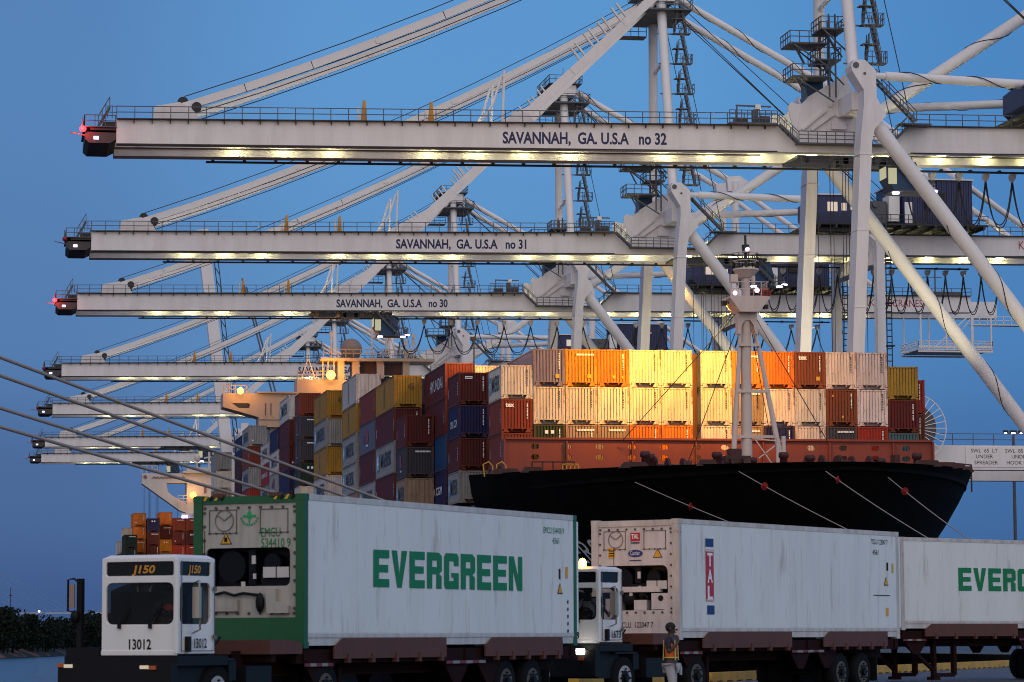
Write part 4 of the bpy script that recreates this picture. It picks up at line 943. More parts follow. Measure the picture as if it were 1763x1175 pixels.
stacks = [
 ('stack just left of the breakwater', 35.97, 238.0, 6.06, 22.81, 2.62, [('maroon','code','lab+v'), ('navy','script','v'), ('maroon','code','v'), ('grey','maersk',None)]),
 ('stack with the white lettered maroon side', 35.97, 245.6, 12.1, 24.25, 2.95, [('maroon','hyundai','dia'), ('maroon','code',None), ('blue',None,None), ('navy','script',None)]),
 ('low stack under the yellow 45 container', 33.5, 251.8, 6.06, 20.37, 2.66, [('maroon','code','v'), ('dgrey','cma','h'), ('tan','maersk',None)]),
 ('stack topped by the right yellow 45 container', 33.5, 259.1, 13.2, 24.37, 2.83, [('mustard','saf','45'), ('maroon','code','v'), ('grey','maersk',None), ('maroon','code',None), ('grey','maersk',None)]),
 ('stack between the yellow 45 and the white door container', 33.5, 272.9, 12.1, 24.4, 2.83, [('rust','code','v'), ('slate','cma',None), ('maroon','code',None), ('grey','maersk',None)]),
 ('stack topped by the white door container', 33.5, 287.7, 11.9, 26.98, 2.86, [('white','saf',None), ('mustard','saf',None), ('grey','maersk',None), ('grey','maersk',None), ('tan',None,None)]),
 ('stack topped by the left yellow 45 container', 33.5, 314.3, 13.0, 27.57, 2.97, [('mustard','saf','45'), ('grey','maersk','s45'), ('mustard','saf','v'), ('white','maersk',None)]),
 ('dark stack below the lit bridge house', 33.5, 343.2, 6.06, 29.6, 2.66, [('rust','code','y'), ('dgrey','cma','h'), ('dgrey','cma','h'), ('dgreen','code','sq'), ('cream',None,None)]),
 ('stack behind the dark stack', 33.5, 356.6, 12.1, 30.4, 2.93, [('white','maersk',None), ('maroon',None,'y'), ('maroon',None,'dia'), ('navy',None,None)]),
 ('stack with a navy top left of centre', 33.5, 370.3, 12.1, 27.55, 2.74, [('navy','code',None), ('white','maersk',None), ('grey','cma',None)]),
 ('short stack crossed by the upper rope', 33.5, 383.6, 12.1, 26.7, 2.75, [('white','maersk','v'), ('red','hsud',None), ('grey','maersk',None)]),
 ('grey topped stack under the bridge wing', 33.5, 414.5, 12.1, 30.85, 2.89, [('grey','maersk','dia'), ('rust','code',None), ('grey','maersk',None), ('red',None,None)]),
 ('navy topped stack at the left edge', 33.5, 427.7, 12.8, 30.37, 2.9, [('navy','script',None), ('dmaroon',None,None), ('dmaroon',None,None)]),
 ('last stack aft of the bridge wing', 33.5, 478.4, 12.1, 31.08, 3.0, [('grey',None,None), ('cream',None,None), ('tan',None,None)]),
]
SHORT = {'stack between the yellow 45 and the white door container': 'stack right of the white door container', 'stack topped by the right yellow 45 container': 'stack topped by the right yellow 45'}
DOORS = {('stack topped by the white door container', 0), ('low stack under the yellow 45 container', 2), ('last stack aft of the bridge wing', 1), ('dark stack below the lit bridge house', 4)}
for nm, x, y, L, zt, H, items in stacks:
    z = zt; i = 0
    while z-H > 10.4 and i < 7:
        if i < len(items): c_, lg, mk = items[i]
        else: c_, lg, mk = FILL[(i+int(y)) % 7], None, None
        z -= H
        where = 'top' if i == 0 else '%s down' % ORD[i]
        container(x, y, z, L, H-.02, c_, '%s container, %s in the %s' % (CN[c_], where, SHORT.get(nm, nm)), GS, style='door' if (nm, i) in DOORS else 'corr', logo=lg, marks=mk)
        i += 1
# inner columns whose tops show behind the outer stacks
inner = [(38.45, 246.0, 12.1, 24.1, 'cream', 'cream container end peeping over the maroon stack beside the bow stack'), (35.97, 259.6, 12.1, 21.4, 'navy', 'navy container end in the gap right of the yellow 45 container'),
         (36.0, 288.0, 11.9, 24.0, 'maroon', 'maroon container in the second row behind the white door container'), (36.0, 315, 12.1, 24.6, 'rust', 'rust red container in the second row beside the left yellow 45 container'), (36.0, 343.6, 12.1, 26.8, 'dgrey', 'dark grey container in the second row beside the dark stack'),
         (36.0, 415, 12.1, 27.9, 'navy', 'navy container in the second row beside the grey topped stack'), (35.97, 371, 12.1, 24.6, 'tan', 'tan container in the second row behind the navy topped stack'), (36.0, 428.5, 12.1, 30.2, 'grey', 'grey container in the second row behind the navy topped stack')]
for x, y, L, zt, c_, tx in inner: container(x, y, zt-2.85, L, 2.83, c_, tx, GS)
for k in range(4):
    e = container(36.6+k*2.75, 303.5, 26.35-.2, 12.1, 1.0 if False else 2.6, ('navy', 'maroon', 'navy', 'maroon')[k], '%s container with a white plate, %s of four behind the yellow 45' % (('navy', 'maroon', 'navy', 'maroon')[k], ORD[k]), GS, marks='lab')
    e.location.z = 27.9-2.6
# second ship far astern, with its own bridge wing and stacks
s2 = empty('container_ship', (36, 600, 0)); S2 = (36, 600, 0); tag(s2, 'far container ship whose white bridge wing carries an orange lamp', 'ship')
mb = MB(); mb.prism([(23.6, 600), (23.8, 585), (28, 552), (40, 535), (53, 552), (56, 590), (56, 660), (23.6, 660)], 'z', -4, 12.0); mb.build('hull', M['hull'], s2, S2)
wm = paint('far_bridge_white', (.55, .52, .51), .5, grime=.12)
mb = MB(); mb.prism([(27.4, 34.2), (27.4, 32.2), (32.2, 32.3), (36.2, 32.3), (36.2, 34.2)], 'y', 600, 604); mb.prism([(27.4, 32.2), (34.8, 26.9), (36.2, 26.4), (36.2, 28.2), (33.4, 29.8), (32.5, 30.6), (32.2, 32.3)], 'y', 600, 604)
mb.box(36.2, 52, 600, 606, 12, 35.4); mb.box(35.4, 42, 599, 603, 34.3, 34.7); mb.box(35.0, 37.5, 598.6, 600, 26.0, 26.3); mb.build('bridge_house', wm, s2, S2)
mb = MB(); mb.rail([(27.2, 600, 34.2), (30.4, 600, 34.2)], 1.6, 1.2, .14); mb.rail([(34.4, 598.6, 28.6), (37.5, 598.6, 28.6)], 1.2, 1, .1); mb.rail([(34.4, 598.6, 22.6), (34.4, 598.6, 22.61), (37.5, 598.6, 22.6)], 6, 1.3, .1); mb.tube((38.2, 600, 35.2), (38.2, 600, 37), .18, 8); mb.beam((40.6, 600, 35), (40.6, 600, 38.5), .4); mb.beam((39.6, 600, 37.3), (41.4, 600, 37.6), .3); mb.build('bridge_rail', wm, s2, S2)
mb = MB()
for k in range(18): mb.beam((29.4+k*.36, 599.9, 33.2+(k % 2)*.35), (29.75+k*.36, 599.9, 33.2+((k+1) % 2)*.35), .14)
mb.disc((28.0, 599.9, 33.5), (0,1,0), .35, .15, 12); mb.box(39.6, 40.0, 599.8, 600, 30.3, 31.6); mb.build('rail_netting', plain('reddish_gear', (.25, .10, .08), .7), s2, S2)
mb = MB(); mb.sphere((38.2, 600, 37.3), .65, 14, sc=(1,1,1.15)); mb.build('radome', wm, s2, S2)
mb = MB(); mb.sphere((37.4, 598.4, 29.9), .6, 12); mb.build('deck_lamp', M['sodium'], s2, S2); lamp('far_ship_lamp', 'POINT', (37.0, 597, 30.4), (1, .45, .08), 330, None, .5)
mb = MB(); mb.box(35.2, 36.3, 598.9, 599, 25.2, 25.8); mb.build('deck_window', M['cablamp'], s2, S2)
far = [(22.4, 590, 20.6, ['white', 'navy']), (22.9, 572, 21.2, ['dgreen', 'dgreen']), (23.3, 586, 23.0, ['cream', 'maroon']), (24.9, 580, 25.6, ['orange', 'orange', 'orange']), (27.4, 578, 24.5, ['navy', 'dmaroon', 'dmaroon']), (29.9, 581, 25.8, ['orange', 'maroon', 'oyellow']), (32.3, 579, 24.6, ['rust', 'maroon', 'red']), (34.8, 579, 24.6, ['rust', 'dmaroon', 'red']), (37.3, 580, 24.6, ['maroon', 'rust', 'brown'])]
for k, (x, y, zt, cs) in enumerate(far):
    for t_ in range(5):
        z = zt-(t_+1)*2.6
        if z < 11.9: break
        c_ = cs[t_] if t_ < len(cs) else FILL[(k+t_) % 7]
        container(x, y, z, 12.1, 2.58, c_, 'far %s container, %s from the top, %s column of the distant ship' % (CN[c_], ORD[t_], ORD[k]), 'containers on the distant ship', style='door', marks=('v', 'h+v', 'sq', 'h', 'dia+v')[(k*3+t_) % 5])
lamp('far_stack_lamp', 'POINT', (31, 573, 20.5), (1, .5, .15), 500, None, .4)
# raised boom of a crane far behind
rc = empty('gantry_crane', (52.0, 690, 0)); tag(rc, 'far crane with its boom raised, seen behind the booms of 30 and the next crane', 'crane')
mb = MB()
def RB(u): return (44.2+(100-u)*0.117 - 52.0, 0, u)
mb.beam(RB(95), RB(40), 2.6, 3.2, (0,1,0)); mb.build('raised_boom', M['crane2'], rc)
mb = MB(); a, b_ = Vector(RB(94)), Vector(RB(42))
for k in range(34):
    p = a.lerp(b_, k/34)+Vector((1.9, -1, 0)); q = a.lerp(b_, (k+1)/34)+Vector((2.7 if k % 2 else 1.9, -1, 0)); mb.beam(p, q, .18)
mb.beam(a+Vector((1.9,-1,0)), b_+Vector((1.9,-1,0)), .2); mb.beam(a+Vector((2.8,-1,0)), b_+Vector((2.8,-1,0)), .2); mb.build('boom_ladder', M['dark'], rc)
mb = MB(); mb.beam((2.0, 0, 84), (11, 0, 50), .35); mb.beam((3.0, 0, 82), (12, 0, 50), .35); mb.build('boom_rope', M['galv'], rc)
mb = MB()
for x in (2, 26):
    for v in (-9, 9): mb.beam((x, v, .2), (x, v, 50), 1.6, 1.6)
mb.box(1, 27, -10, 10, 46, 48); mb.build('gantry_frame', M['crane2'], rc)
# ------------------------------------------------------------------ mooring lines
def ropeobj(p, q, r, s, label, group, name='mooring_rope'):
    p = Vector(p); q = Vector(q); mb = MB(); n = 24
    mb.path([(p.lerp(q, i/n)-Vector((0,0,1))*s*4*(i/n)*(1-i/n))-p for i in range(n+1)], r, 6)
    o = mb.build(name, M['rope']); o.location = p; tag(o, label, 'rope', group)
    return o
bows = [((42.05, 199.0, 12.0), 'mooring rope running from the dark left side of the bow to the quay'), ((47.27, 191.0, 12.3), 'mooring rope leaving the middle of the bow, second from the left'), ((51.9, 186.7, 12.1), 'mooring rope leaving the bow under the largest deck winch'), ((56.3, 187.7, 11.8), 'mooring rope nearest the right end of the bow')]
END = (60.5, 151.5, .6); guards = []
for i, (p, tx) in enumerate(bows):
    q = (END[0]+i*.5, END[1]+i*.8, END[2]); ropeobj(p, q, .034, .9, tx, 'mooring ropes from the bow')
    P_, Q_ = Vector(p), Vector(q); t_ = (.13, .072, .04, .07)[i]; c = P_.lerp(Q_, t_)-Vector((0,0,1))*.9*4*t_*(1-t_)
    mb = MB(); d = (Q_-P_).normalized(); ax = d if i not in (2, 0) else (d+Vector((1.2,0,0))).normalized()
    mb.disc((0,0,0), ax, .25, .05, 18); mb.tube(tuple(-d*.15), tuple(d*.25), .1, 8)
    o = mb.build('rat_guard', M['redguard']); o.location = c
    tag(o, ['red rat guard seen nearly edge on, on the leftmost bow rope', 'red rat guard on the second bow rope from the left', 'thin red rat guard edge on, on the third bow rope', 'round red rat guard facing us on the right bow rope'][i], 'rat guard', 'rat guards on the bow ropes')
for i, (y0, yq, tx) in enumerate(((7.45, 0, 'thick mooring rope, uppermost of the four crossing the left side'), (7.08, 1, 'thick mooring rope second from the top on the left side'), (6.42, 2, 'thick mooring rope third from the top, passing over the far bridge wing'), (6.04, 3, 'thick mooring rope lowest of the four on the left side'))):
    # straight lines from a ship berthed to the left down to one bollard on the quay edge
    a = Vector((-.05, 62, y0)); b_ = Vector((28.9+.25*i, 105.3+.5*i, .85)); d = b_-a
    ropeobj(tuple(a-d*.35), tuple(b_), .037, .12, tx, 'mooring ropes on the left')
# ------------------------------------------------------------------ reefer trucks on the quay
def reefer_white(name, col):
    m = paint(name, col, 0.45, grime=0.22, gscale=0.5, gcol=(.36, .33, .31), rust=0.0, spec=.3)
    t, b = m.node_tree, m.node_tree.nodes['Principled BSDF']; N = t.nodes.new; L = t.links.new
    prev = b.inputs['Base Color'].links[0].from_socket
    tc = N('ShaderNodeTexCoord'); mp = N('ShaderNodeMapping'); L(tc.outputs['Object'], mp.inputs[0]); mp.inputs['Scale'].default_value = (2.5, 2.5, .35)
    nz = N('ShaderNodeTexNoise'); L(mp.outputs[0], nz.inputs['Vector']); nz.inputs['Scale'].default_value = 1.3; nz.inputs['Detail'].default_value = 9; nz.inputs['Roughness'].default_value = .7
    r = N('ShaderNodeMapRange'); L(nz.outputs['Fac'], r.inputs['Value']); r.inputs['From Min'].default_value = .55; r.inputs['From Max'].default_value = .74; r.inputs['To Max'].default_value = .85
    mix = N('ShaderNodeMix'); mix.data_type = 'RGBA'; L(r.outputs[0], mix.inputs['Factor']); L(prev, mix.inputs[6]); mix.inputs[7].default_value = (.33, .25, .21, 1); L(mix.outputs[2], b.inputs['Base Color'])
    return m
RW = reefer_white('reefer_white_paint', (.67, .70, .685)); RF1 = paint('reefer_front_grey', (.39, .37, .33), .5, grime=.5, gscale=1.2, gcol=(.16, .13, .11), streak=True); RF = paint('reefer_front_white', (.56, .52, .52), .5, grime=.5, gscale=1.2, gcol=(.22, .18, .15), streak=True)
GRN = paint('green_frame_paint', (.007, .090, .028), .45, grime=.35, gscale=1.2); GLET = paint('green_lettering', (.0, .17, .045), .5, grime=.0); LF = paint('white_frame_paint', (.54, .51, .49), .5, grime=.55, gscale=1.3, gcol=(.17, .10, .06), rust=.5)
UNIT = paint('unit_dark_blue', (.006, .008, .018), .6, grime=.3); RRED = paint('chassis_red_brown', (.10, .035, .024), .7, grime=.55, gscale=1.1, gcol=(.05, .025, .018), rust=.8); RDARK = paint('chassis_dark_red', (.018, .005, .004), .8, grime=.4, spec=.1)
TIRE = plain('tyre_rubber', (.008, .008, .009), .85, spec=.1); RIM = paint('rim_cream', (.085, .066, .045), .6, grime=.4, streak=False); BLK = plain('tractor_black', (.005, .005, .006), .6, spec=.2)
CABW = paint('tractor_white', (.72, .71, .69), .35, grime=.15, gscale=1.0, gcol=(.40, .37, .34)); AMB = glow('amber_beacon', (1.0, .42, .03), 45); HEAD = glow('headlight', (1.0, .95, .88), 30); YEL = plain('warning_yellow', (.62, .33, .02), .5)
GNV = paint('guard_navy', (.008, .010, .020), .6, spec=.2); cg = bpy.data.materials.new('cab_glass'); t, b = nodes_of(cg); b.inputs['Base Color'].default_value = (.01, .012, .015, 1); b.inputs['Roughness'].default_value = .05; b.inputs['Alpha'].default_value = .55; b.inputs['Specular IOR Level'].default_value = .12
def holed(mb, o, u, w, nrm, xs, zs, holes, rnd=.3, depth=.05, m=0):
    """flat panel split by breaks xs, zs; cells listed in holes get a rounded opening with a rim"""
    o = Vector(o); u = Vector(u); w = Vector(w); nr = Vector(nrm); P = lambda x, z, d=0: o+u*x+w*z-nr*d
    flip = u.cross(w).dot(nr) < 0
    def put(vs, fs): mb.add(vs, [f[::-1] for f in fs] if flip else fs, m)
    for i in range(len(xs)-1):
        for j in range(len(zs)-1):
            x0, x1, z0, z1 = xs[i], xs[i+1], zs[j], zs[j+1]
            if (i, j) not in holes: put([P(x0,z0), P(x1,z0), P(x1,z1), P(x0,z1)], [(0,1,2,3)]); continue
            e = .012; r = rnd*min(x1-x0, z1-z0); ring = []; cor = [(x1,z1,0), (x0,z1,90), (x0,z0,180), (x1,z0,270)]
            for cx, cz, a0 in cor:
                sx = -1 if cx == x1 else 1; sz = -1 if cz == z1 else 1
                for k in range(5): a = R(a0+22.5*k); ring.append((cx+sx*(r+e)+r*math.cos(a), cz+sz*(r+e)+r*math.sin(a)))
            vs = [P(*q) for q in ring]+[P(c[0], c[1]) for c in cor]+[P(q[0], q[1], depth) for q in ring]; fs = []
            for c in range(4):
                for k in range(4): fs.append((5*c+k+1, 5*c+k, 20+c))
                n5 = (5*c+5) % 20; fs.append((n5, 5*c+4, 20+c, 20+(c+1) % 4))
            for k in range(20): fs.append((k, (k+1) % 20, 24+(k+1) % 20, 24+k))
            put(vs, fs)
def letters(mb, word, o, xd, zd, h, w_total, m=0):
    """heavy block capitals built from strips"""
    o = Vector(o); xd = Vector(xd); zd = Vector(zd); n = len(word); gap = .16; W = 1.0; sc = w_total/(n*W+(n-1)*gap); H = h/sc; st = .34; sh = .22*H
    def q(pts, x): mb.add([o+xd*((x+a)*sc)+zd*(b*sc) for a, b in pts], [tuple(range(len(pts)))], m)
    def r(x, a, b, c, d): q([(a, b), (c, b), (c, d), (a, d)], x)
    for i, c in enumerate(word):
        x = i*(W+gap)
        if c == 'E': r(x,0,0,st,H); r(x,st,0,W,sh); r(x,st,H/2-sh*.45,W*.93,H/2+sh*.45); r(x,st,H-sh,W,H)
        elif c == 'V': q([(0,H),(.34,H),(.5,.34*H),(.5,0),(.36,0)], x); q([(.5,0),(.5,.34*H),(.66,H),(1,H),(.64,0)], x)
        elif c == 'R': r(x,0,0,st,H); r(x,st,H-sh,.8,H); r(x,st,H*.40,.8,H*.40+sh*.9); q([(.8,H*.40),(1,H*.5),(1,H-.1*H),(.8,H),(.8,H-sh),(.68,H-sh),(.68,H*.40+sh*.9),(.8,H*.40+sh*.9)], x); q([(.62,0),(.98,0),(.98,H*.34),(.84,H*.40),(.62,H*.40)], x)
        elif c == 'G': q([(0,.1*H),(.12,0),(st,0),(st,H),(.12,H),(0,.9*H)], x); r(x,st,H-sh,.88,H); q([(.88,H-sh),(1,H-sh),(1,.9*H),(.88,H)], x); r(x,st,0,.66,sh); r(x,.66,0,1,H*.45); r(x,.68,H-sh*1.6,1,H-sh-.001); r(x,.5,H*.33,.66,H*.45)
        elif c == 'N': r(x,0,0,st*.9,H); r(x,1-st*.9,0,1,H); q([(st*.9,H*.62),(st*.9,H),(st*1.05,H),(1-st*.9,H*.38),(1-st*.9,0),(1-st*1.05,0)], x)
def reefer(corner, th, zb, green, label):
    a = R(th); ox = corner[0]-1.219*math.cos(a); oy = corner[1]+1.219*math.sin(a)
    e = empty('refrigerated_container', (ox, oy, G), -a); tag(e, label, 'shipping container', 'white refrigerated containers on the trucks')
    Z0, Z1 = zb, zb+2.896; X = 1.219; Lc = 12.19; fm = GRN if green else LF
    for x in (-X, X-.19):
        mb = MB(); mb.box(x, x+.19, 0, .14, Z0+.12, Z1-.12)
        for z in (Z0, Z1-.12): mb.box(x-.004, x+.194, -.008, .17, z, z+.12)
        mb.build('corner_post', fm, e)
        mb = MB(); mb.box(x if x < 0 else X-.12, x+.12 if x < 0 else X, Lc-.16, Lc-.001, Z0+.12, Z1-.12)
        for z in (Z0, Z1-.12): mb.box(x-.004, x+.194, Lc-.17, Lc+.008, z, z+.12)
        mb.build('corner_post', fm, e)
    mb = MB(); mb.box(-X+.195, X-.195, .01, .12, Z1-.16, Z1-.02); mb.build('header_rail', fm, e)
    mb = MB(); mb.box(-X+.195, X-.195, .01, .12, Z0+.02, Z0+.14); mb.build('sill_rail', fm, e)
    mb = MB(); mb.box(-X+.2, X-.2, Lc-.12, Lc-.002, Z0+.02, Z1-.01); mb.build('rear_door', fm, e)
    # side wall: shallow vertical panel seams, proud rails
    mb = MB(); y = .15
    mb.box(X-.13, X-.012, .14, Lc-.16, Z0+.28, Z1-.12); mb.box(-X+.012, -X+.13, .14, Lc-.16, Z0+.28, Z1-.12); mb.box(-X+.13, X-.13, .14, Lc-.12, Z1-.08, Z1-.03); mb.box(-X+.13, X-.13, .14, Lc-.12, Z0+.06, Z0+.2)
    k = 0
    while y < Lc-.6:
        mb.box(X-.0115, X-.007, y+.02, y+.92, Z0+.30, Z1-.14); y += .935; k += 1
    mb.build('side_wall', RW, e)
    mb = MB()
    for sx in (-1, 1):
        x0, x1 = (X-.10, X) if sx > 0 else (-X, -X+.10)
        mb.box(x0, x1, .14, Lc-.16, Z1-.12, Z1-.005); mb.box(x0, x1, .14, Lc-.16, Z0+.2, Z0+.28); mb.box(x0, x1-.015 if sx > 0 else x1, .14, Lc-.16, Z0+.05, Z0+.195)
    mb.build('side_rail', LF if not green else paint('rail_grey_white', (.50,.50,.49), .5, grime=.5, gscale=1.4, gcol=(.22,.15,.10)), e)
    # front wall with its refrigeration unit
    rb, rt = (1.16, 1.91) if green else (.70, 1.80); rb += zb; rt += zb
    mb = MB(); xs = [-1.03, -.97, .90, 1.03]; zs = [zb+.14, rb, rt, zb+2.74]
    holed(mb, (0,.04,0), (1,0,0), (0,0,1), (0,-1,0), xs, zs, {(1,1)}, .14, .04)
    if green:
        pass
    mb.build('front_wall', RF1 if green else RF, e)
    if green: mb = MB(); mb.box(-1.03, 1.03, .0, .035, zb+.13, zb+.58); mb.build('front_sill', GRN, e)
    mb = MB()
    for i in range(9): 
        x = -.98+i*.245
        for z in (zb+2.66, zb+.66): mb.disc((x, .03, z), (0,1,0), .028, .03, 8)
    for i in range(8):
        for x in (-.99, .99): mb.disc((x, .03, zb+.75+i*.26), (0,1,0), .028, .03, 8)
    for x0, x1, z0, z1 in ((-.88, -.28, zb+2.18, zb+2.62), (.24, .84, zb+2.18, zb+2.62)):
        for p, q in (((x0,z0),(x1,z0)), ((x1,z0),(x1,z1)), ((x1,z1),(x0,z1)), ((x0,z1),(x0,z0))): mb.beam((p[0], .035, p[1]), (q[0], .035, q[1]), .014)
        for k in range(5): mb.disc((x0+(x1-x0)*k/4, .03, z0), (0,1,0), .02, .03, 8)
    mb.build('wall_bolt', plain('bolt_grey', (.07, .06, .055), .6), e)
    mb = MB(); mb.path([(-.55+.2*math.cos(2*math.pi*k/24), .03, zb+2.42+.2*math.sin(2*math.pi*k/24)) for k in range(25)], .012, 5, cap=False)
    for an in (35, 145): mb.beam((-.55, .03, zb+2.42), (-.55+.19*math.cos(R(an)), .03, zb+2.42+.19*math.sin(R(an))), .02)
    mb.build('vent_cover', plain('vent_grey', (.16, .15, .14), .6), e)
    u = empty('refrigeration_unit', (0, 0, 0)); u.parent = e
    mb = MB(); mb.box(-1.0, .95, .55, .6, rb-.1, rt+.1); mb.box(-1.02, -.98, .08, .6, rb-.1, rt+.1); mb.box(.91, .95, .08, .6, rb-.1, rt+.1); mb.box(-1, .93, .08, .6, rt+.005, rt+.06); mb.box(-1, .93, .08, .6, rb-.06, rb-.005); mb.build('unit_housing', UNIT, u)
    mb = MB(); mid = rb+(.62 if not green else .0)
    mb.disc((-.45, .30, rt-.36), (0,1,0), .30, .30, 24); mb.disc((.42, .28, rt-.30), (0,1,0), .18, .2, 20); mb.box(-.05, .10, .10, .5, mid+.05, rt-.05); mb.box(.2, .85, .14, .5, mid+.02, rt-.5); mb.box(-.95, .9, .12, .4, mid-.03, mid+.03)
    mb.build('condenser', plain('unit_black', (.004, .005, .009), .6, spec=.15), u)
    mb = MB(); mb.box(.28, .55, .075, .1, rt-.58, rt-.38); mb.box(.58, .84, .075, .1, rt-.58, rt-.38); mb.box(.03, .11, .075, .1, rt-.32, rt-.16); mb.box(.06, .12, .075, .1, rt-.6, rt-.5); mb.box(-.2, -.12, .075, .1, rt-.74, rt-.65); mb.build('notice_plate', plain('plate_white', (.5, .48, .46), .5), u)
    mb = MB(); mb.box(-1.0, .66, .05, .20, mid-.17, mid-.04) if not green else None; 
    if green:
        mb.box(-.80, -.22, -.05, .03, zb+.70, zb+.92); mb.build('control_box', RF1, u); mb = MB(); mb.prism([(.40, zb+1.12), (.62, zb+1.12), (.62, zb+.88), (.9, zb+.80), (.9, zb+.66), (.44, zb+.66)], 'y', -.06, .03)
    else:
        mb.box(.42, .90, .06, .3, rb+.03, mid-.2); mb.box(-.9, -.5, .12, .4, rb+.02, rb+.30); mb.box(-.1, .25, .12, .4, rb+.02, rb+.26)
    mb.build('control_box', RF1 if green else RF, u)
    mb = MB()
    if green: mb.sphere((.27, -.02, zb+.86), .12, 10, sc=(.8, .5, 1.6)); mb.path([(-.72, -.02, zb+1.02), (-.5, -.04, zb+1.06), (-.3, -.02, zb+1.0), (-.1, -.02, zb+1.04), (.26, -.02, zb+1.0)], .03, 6)
    else:
        mb.sphere((-.25, .2, rb+.3), .2, 12, sc=(1, .7, 1)); mb.sphere((.1, .2, rb+.38), .12, 10); mb.path([(-.9, .15, rb+.42), (-.6, .1, rb+.36), (-.3, .12, rb+.5), (.1, .1, rb+.5), (.3, .12, rb+.3)], .03, 6); mb.disc((.68, .055, rb+.3), (0,1,0), .07, .02, 14)
    mb.build('compressor', BLK, u)
    return e
def sidetxt(mb, s, y, z, h, w=None, m=0, X=1.224, al='c', bold=0): mb.text(s, (X, y, z), (0,1,0), (0,0,1), h, al, w, bold, m)
def tri(mb, x, z, s, front=True, m=0, k=0):
    P = (lambda a, b: (x+a, .028-k*.004, z+b)) if front else (lambda a, b: (1.2245+k*.004, x+a, z+b)); mb.add([P(-s, 0), P(s, 0), P(0, s*1.75)], [(0,1,2)], m)
T1c, T1h, T1z = (5.612, 56.527), 35.5165, 1.26
r1 = reefer(T1c, T1h, T1z, True, 'white refrigerated container with green ends and the whole word EVERGREEN on its side')
mb = MB(); letters(mb, 'EVERGREEN', (1.224, 2.70, 2.44), (0,1,0), (0,0,1), .73, 6.69); mb.build('side_lettering', GLET, r1)
mb = MB(); sidetxt(mb, 'EMCU 534410 9', 11.0, 3.72, .13, 1.05); sidetxt(mb, '4561', 11.1, 3.50, .13); mb.text('EMCU', (.26, .028, T1z+2.10), (1,0,0), (0,0,1), .17, 'l', .42); mb.text('534410 9', (.26, .028, T1z+1.90), (1,0,0), (0,0,1), .17, 'l', .64); mb.build('code_lettering', GLET, r1)
mb = MB(); cz = T1z+2.50; mb.add([(0, .028, cz+.12), (-.07, .028, cz), (0, .028, cz-.1), (.07, .028, cz)], [(0,1,2,3)]); mb.box(-.012, .012, .024, .03, cz-.15, cz-.09); mb.box(-.14, .14, .024, .03, cz-.02, cz+.02)
for k in range(9): an = R(200+k*17.5); mb.disc((.19*math.cos(an), .028, cz+.02+.19*math.sin(an)), (0,1,0), .02, .01, 8)
mb.build('green_emblem', plain('emblem_green', (.01, .30, .10), .5), r1)
mb = MB(); tri(mb, -.51, T1z+1.97, .13, True, 1); tri(mb, -.51, T1z+1.985, .105, True, 0, 1); mb.box(-.54, -.48, .01, .02, T1z+2.02, T1z+2.1, 1); tri(mb, 11.3, 2.40, .14, False, 1); tri(mb, 11.3, 2.42, .11, False, 0, 1); mb.box(1.222, 1.2245, 11.6, 11.72, 2.75, 3.0, 0); mb.box(1.222, 1.2245, 11.25, 11.33, 2.72, 2.95, 1)
for k in range(5): mb.box(1.222, 1.2245, 11.68, 11.74, 1.55+k*.16, 1.62+k*.16, 1)
mb.build('warning_label', [YEL, BLK], r1)
mb = MB()
for x0 in (-1.0, .55):
    for k in range(4): mb.add([(x0+k*.12, -.012, T1z+2.80), (x0+k*.12+.06, -.012, T1z+2.80), (x0+k*.12+.12, -.012, T1z+2.893), (x0+k*.12+.06, -.012, T1z+2.893)], [(0,1,2,3)], k % 2 == 1)
mb.box(-.78, -.55, -.02, .1, T1z+2.86, T1z+2.93, 2); mb.box(.45, .68, -.02, .1, T1z+2.86, T1z+2.93, 2); mb.build('hazard_stripe', [YEL, BLK, RRED], r1)
T2c, T2h, T2z = (15.99, 70.68), 42.174, 1.37
r2_ = reefer(T2c, T2h, T2z, False, 'white refrigerated container reading TAL on a red strip, behind the second truck cab')
mb = MB(); mb.box(1.2195, 1.222, 1.32, 1.72, 2.30, 3.55, 0); mb.box(1.2195, 1.222, 1.32, 1.72, 3.62, 3.82, 1); mb.box(1.2195, 1.222, 1.38, 1.74, 1.98, 2.20, 1)
for i, c in enumerate('TAL'): sidetxt(mb, c, 1.53, 3.16-i*.40, .30, .26, 2, 1.225, bold=.03)
for z in (2.33, 3.52): mb.box(1.222, 1.2245, 1.34, 1.70, z-.012, z+.012, 2)
mb.box(-.13, .13, .022, .03, T2z+2.38, T2z+2.58, 0); mb.text('TAL', (0, .016, T2z+2.44), (1,0,0), (0,0,1), .10, 'c', .2, .03, 2); mb.box(-.12, .12, .022, .03, T2z+2.32, T2z+2.35, 1)
mb.build('owner_mark', [plain('label_red', (.42, .015, .03), .5), plain('label_blue', (.01, .03, .15), .5), M['white']], r2_)
mb = MB(); mb.disc((0, .03, T2z+2.08), (0,1,0), .2, .012, 28); 
for i, v in enumerate(mb.v): mb.v[i] = (v[0], v[1], T2z+2.08+(v[2]-T2z-2.08)*.45)
mb.text('Carrier', (0, .018, T2z+2.04), (1,0,0), (0,0,1), .10, 'c', .27, 0, 1); mb.box(-.16, .16, .022, .03, T2z+1.90, T2z+1.925, 0); mb.build('unit_badge', [plain('badge_blue', (.01, .03, .17), .4), M['white']], r2_)
mb = MB(); mb.box(-.76, -.58, .022, .03, T2z+1.98, T2z+2.22, 0)
for k in range(3): mb.box(-.73, -.61, .018, .022, T2z+2.02+k*.06, T2z+2.045+k*.06, 1)
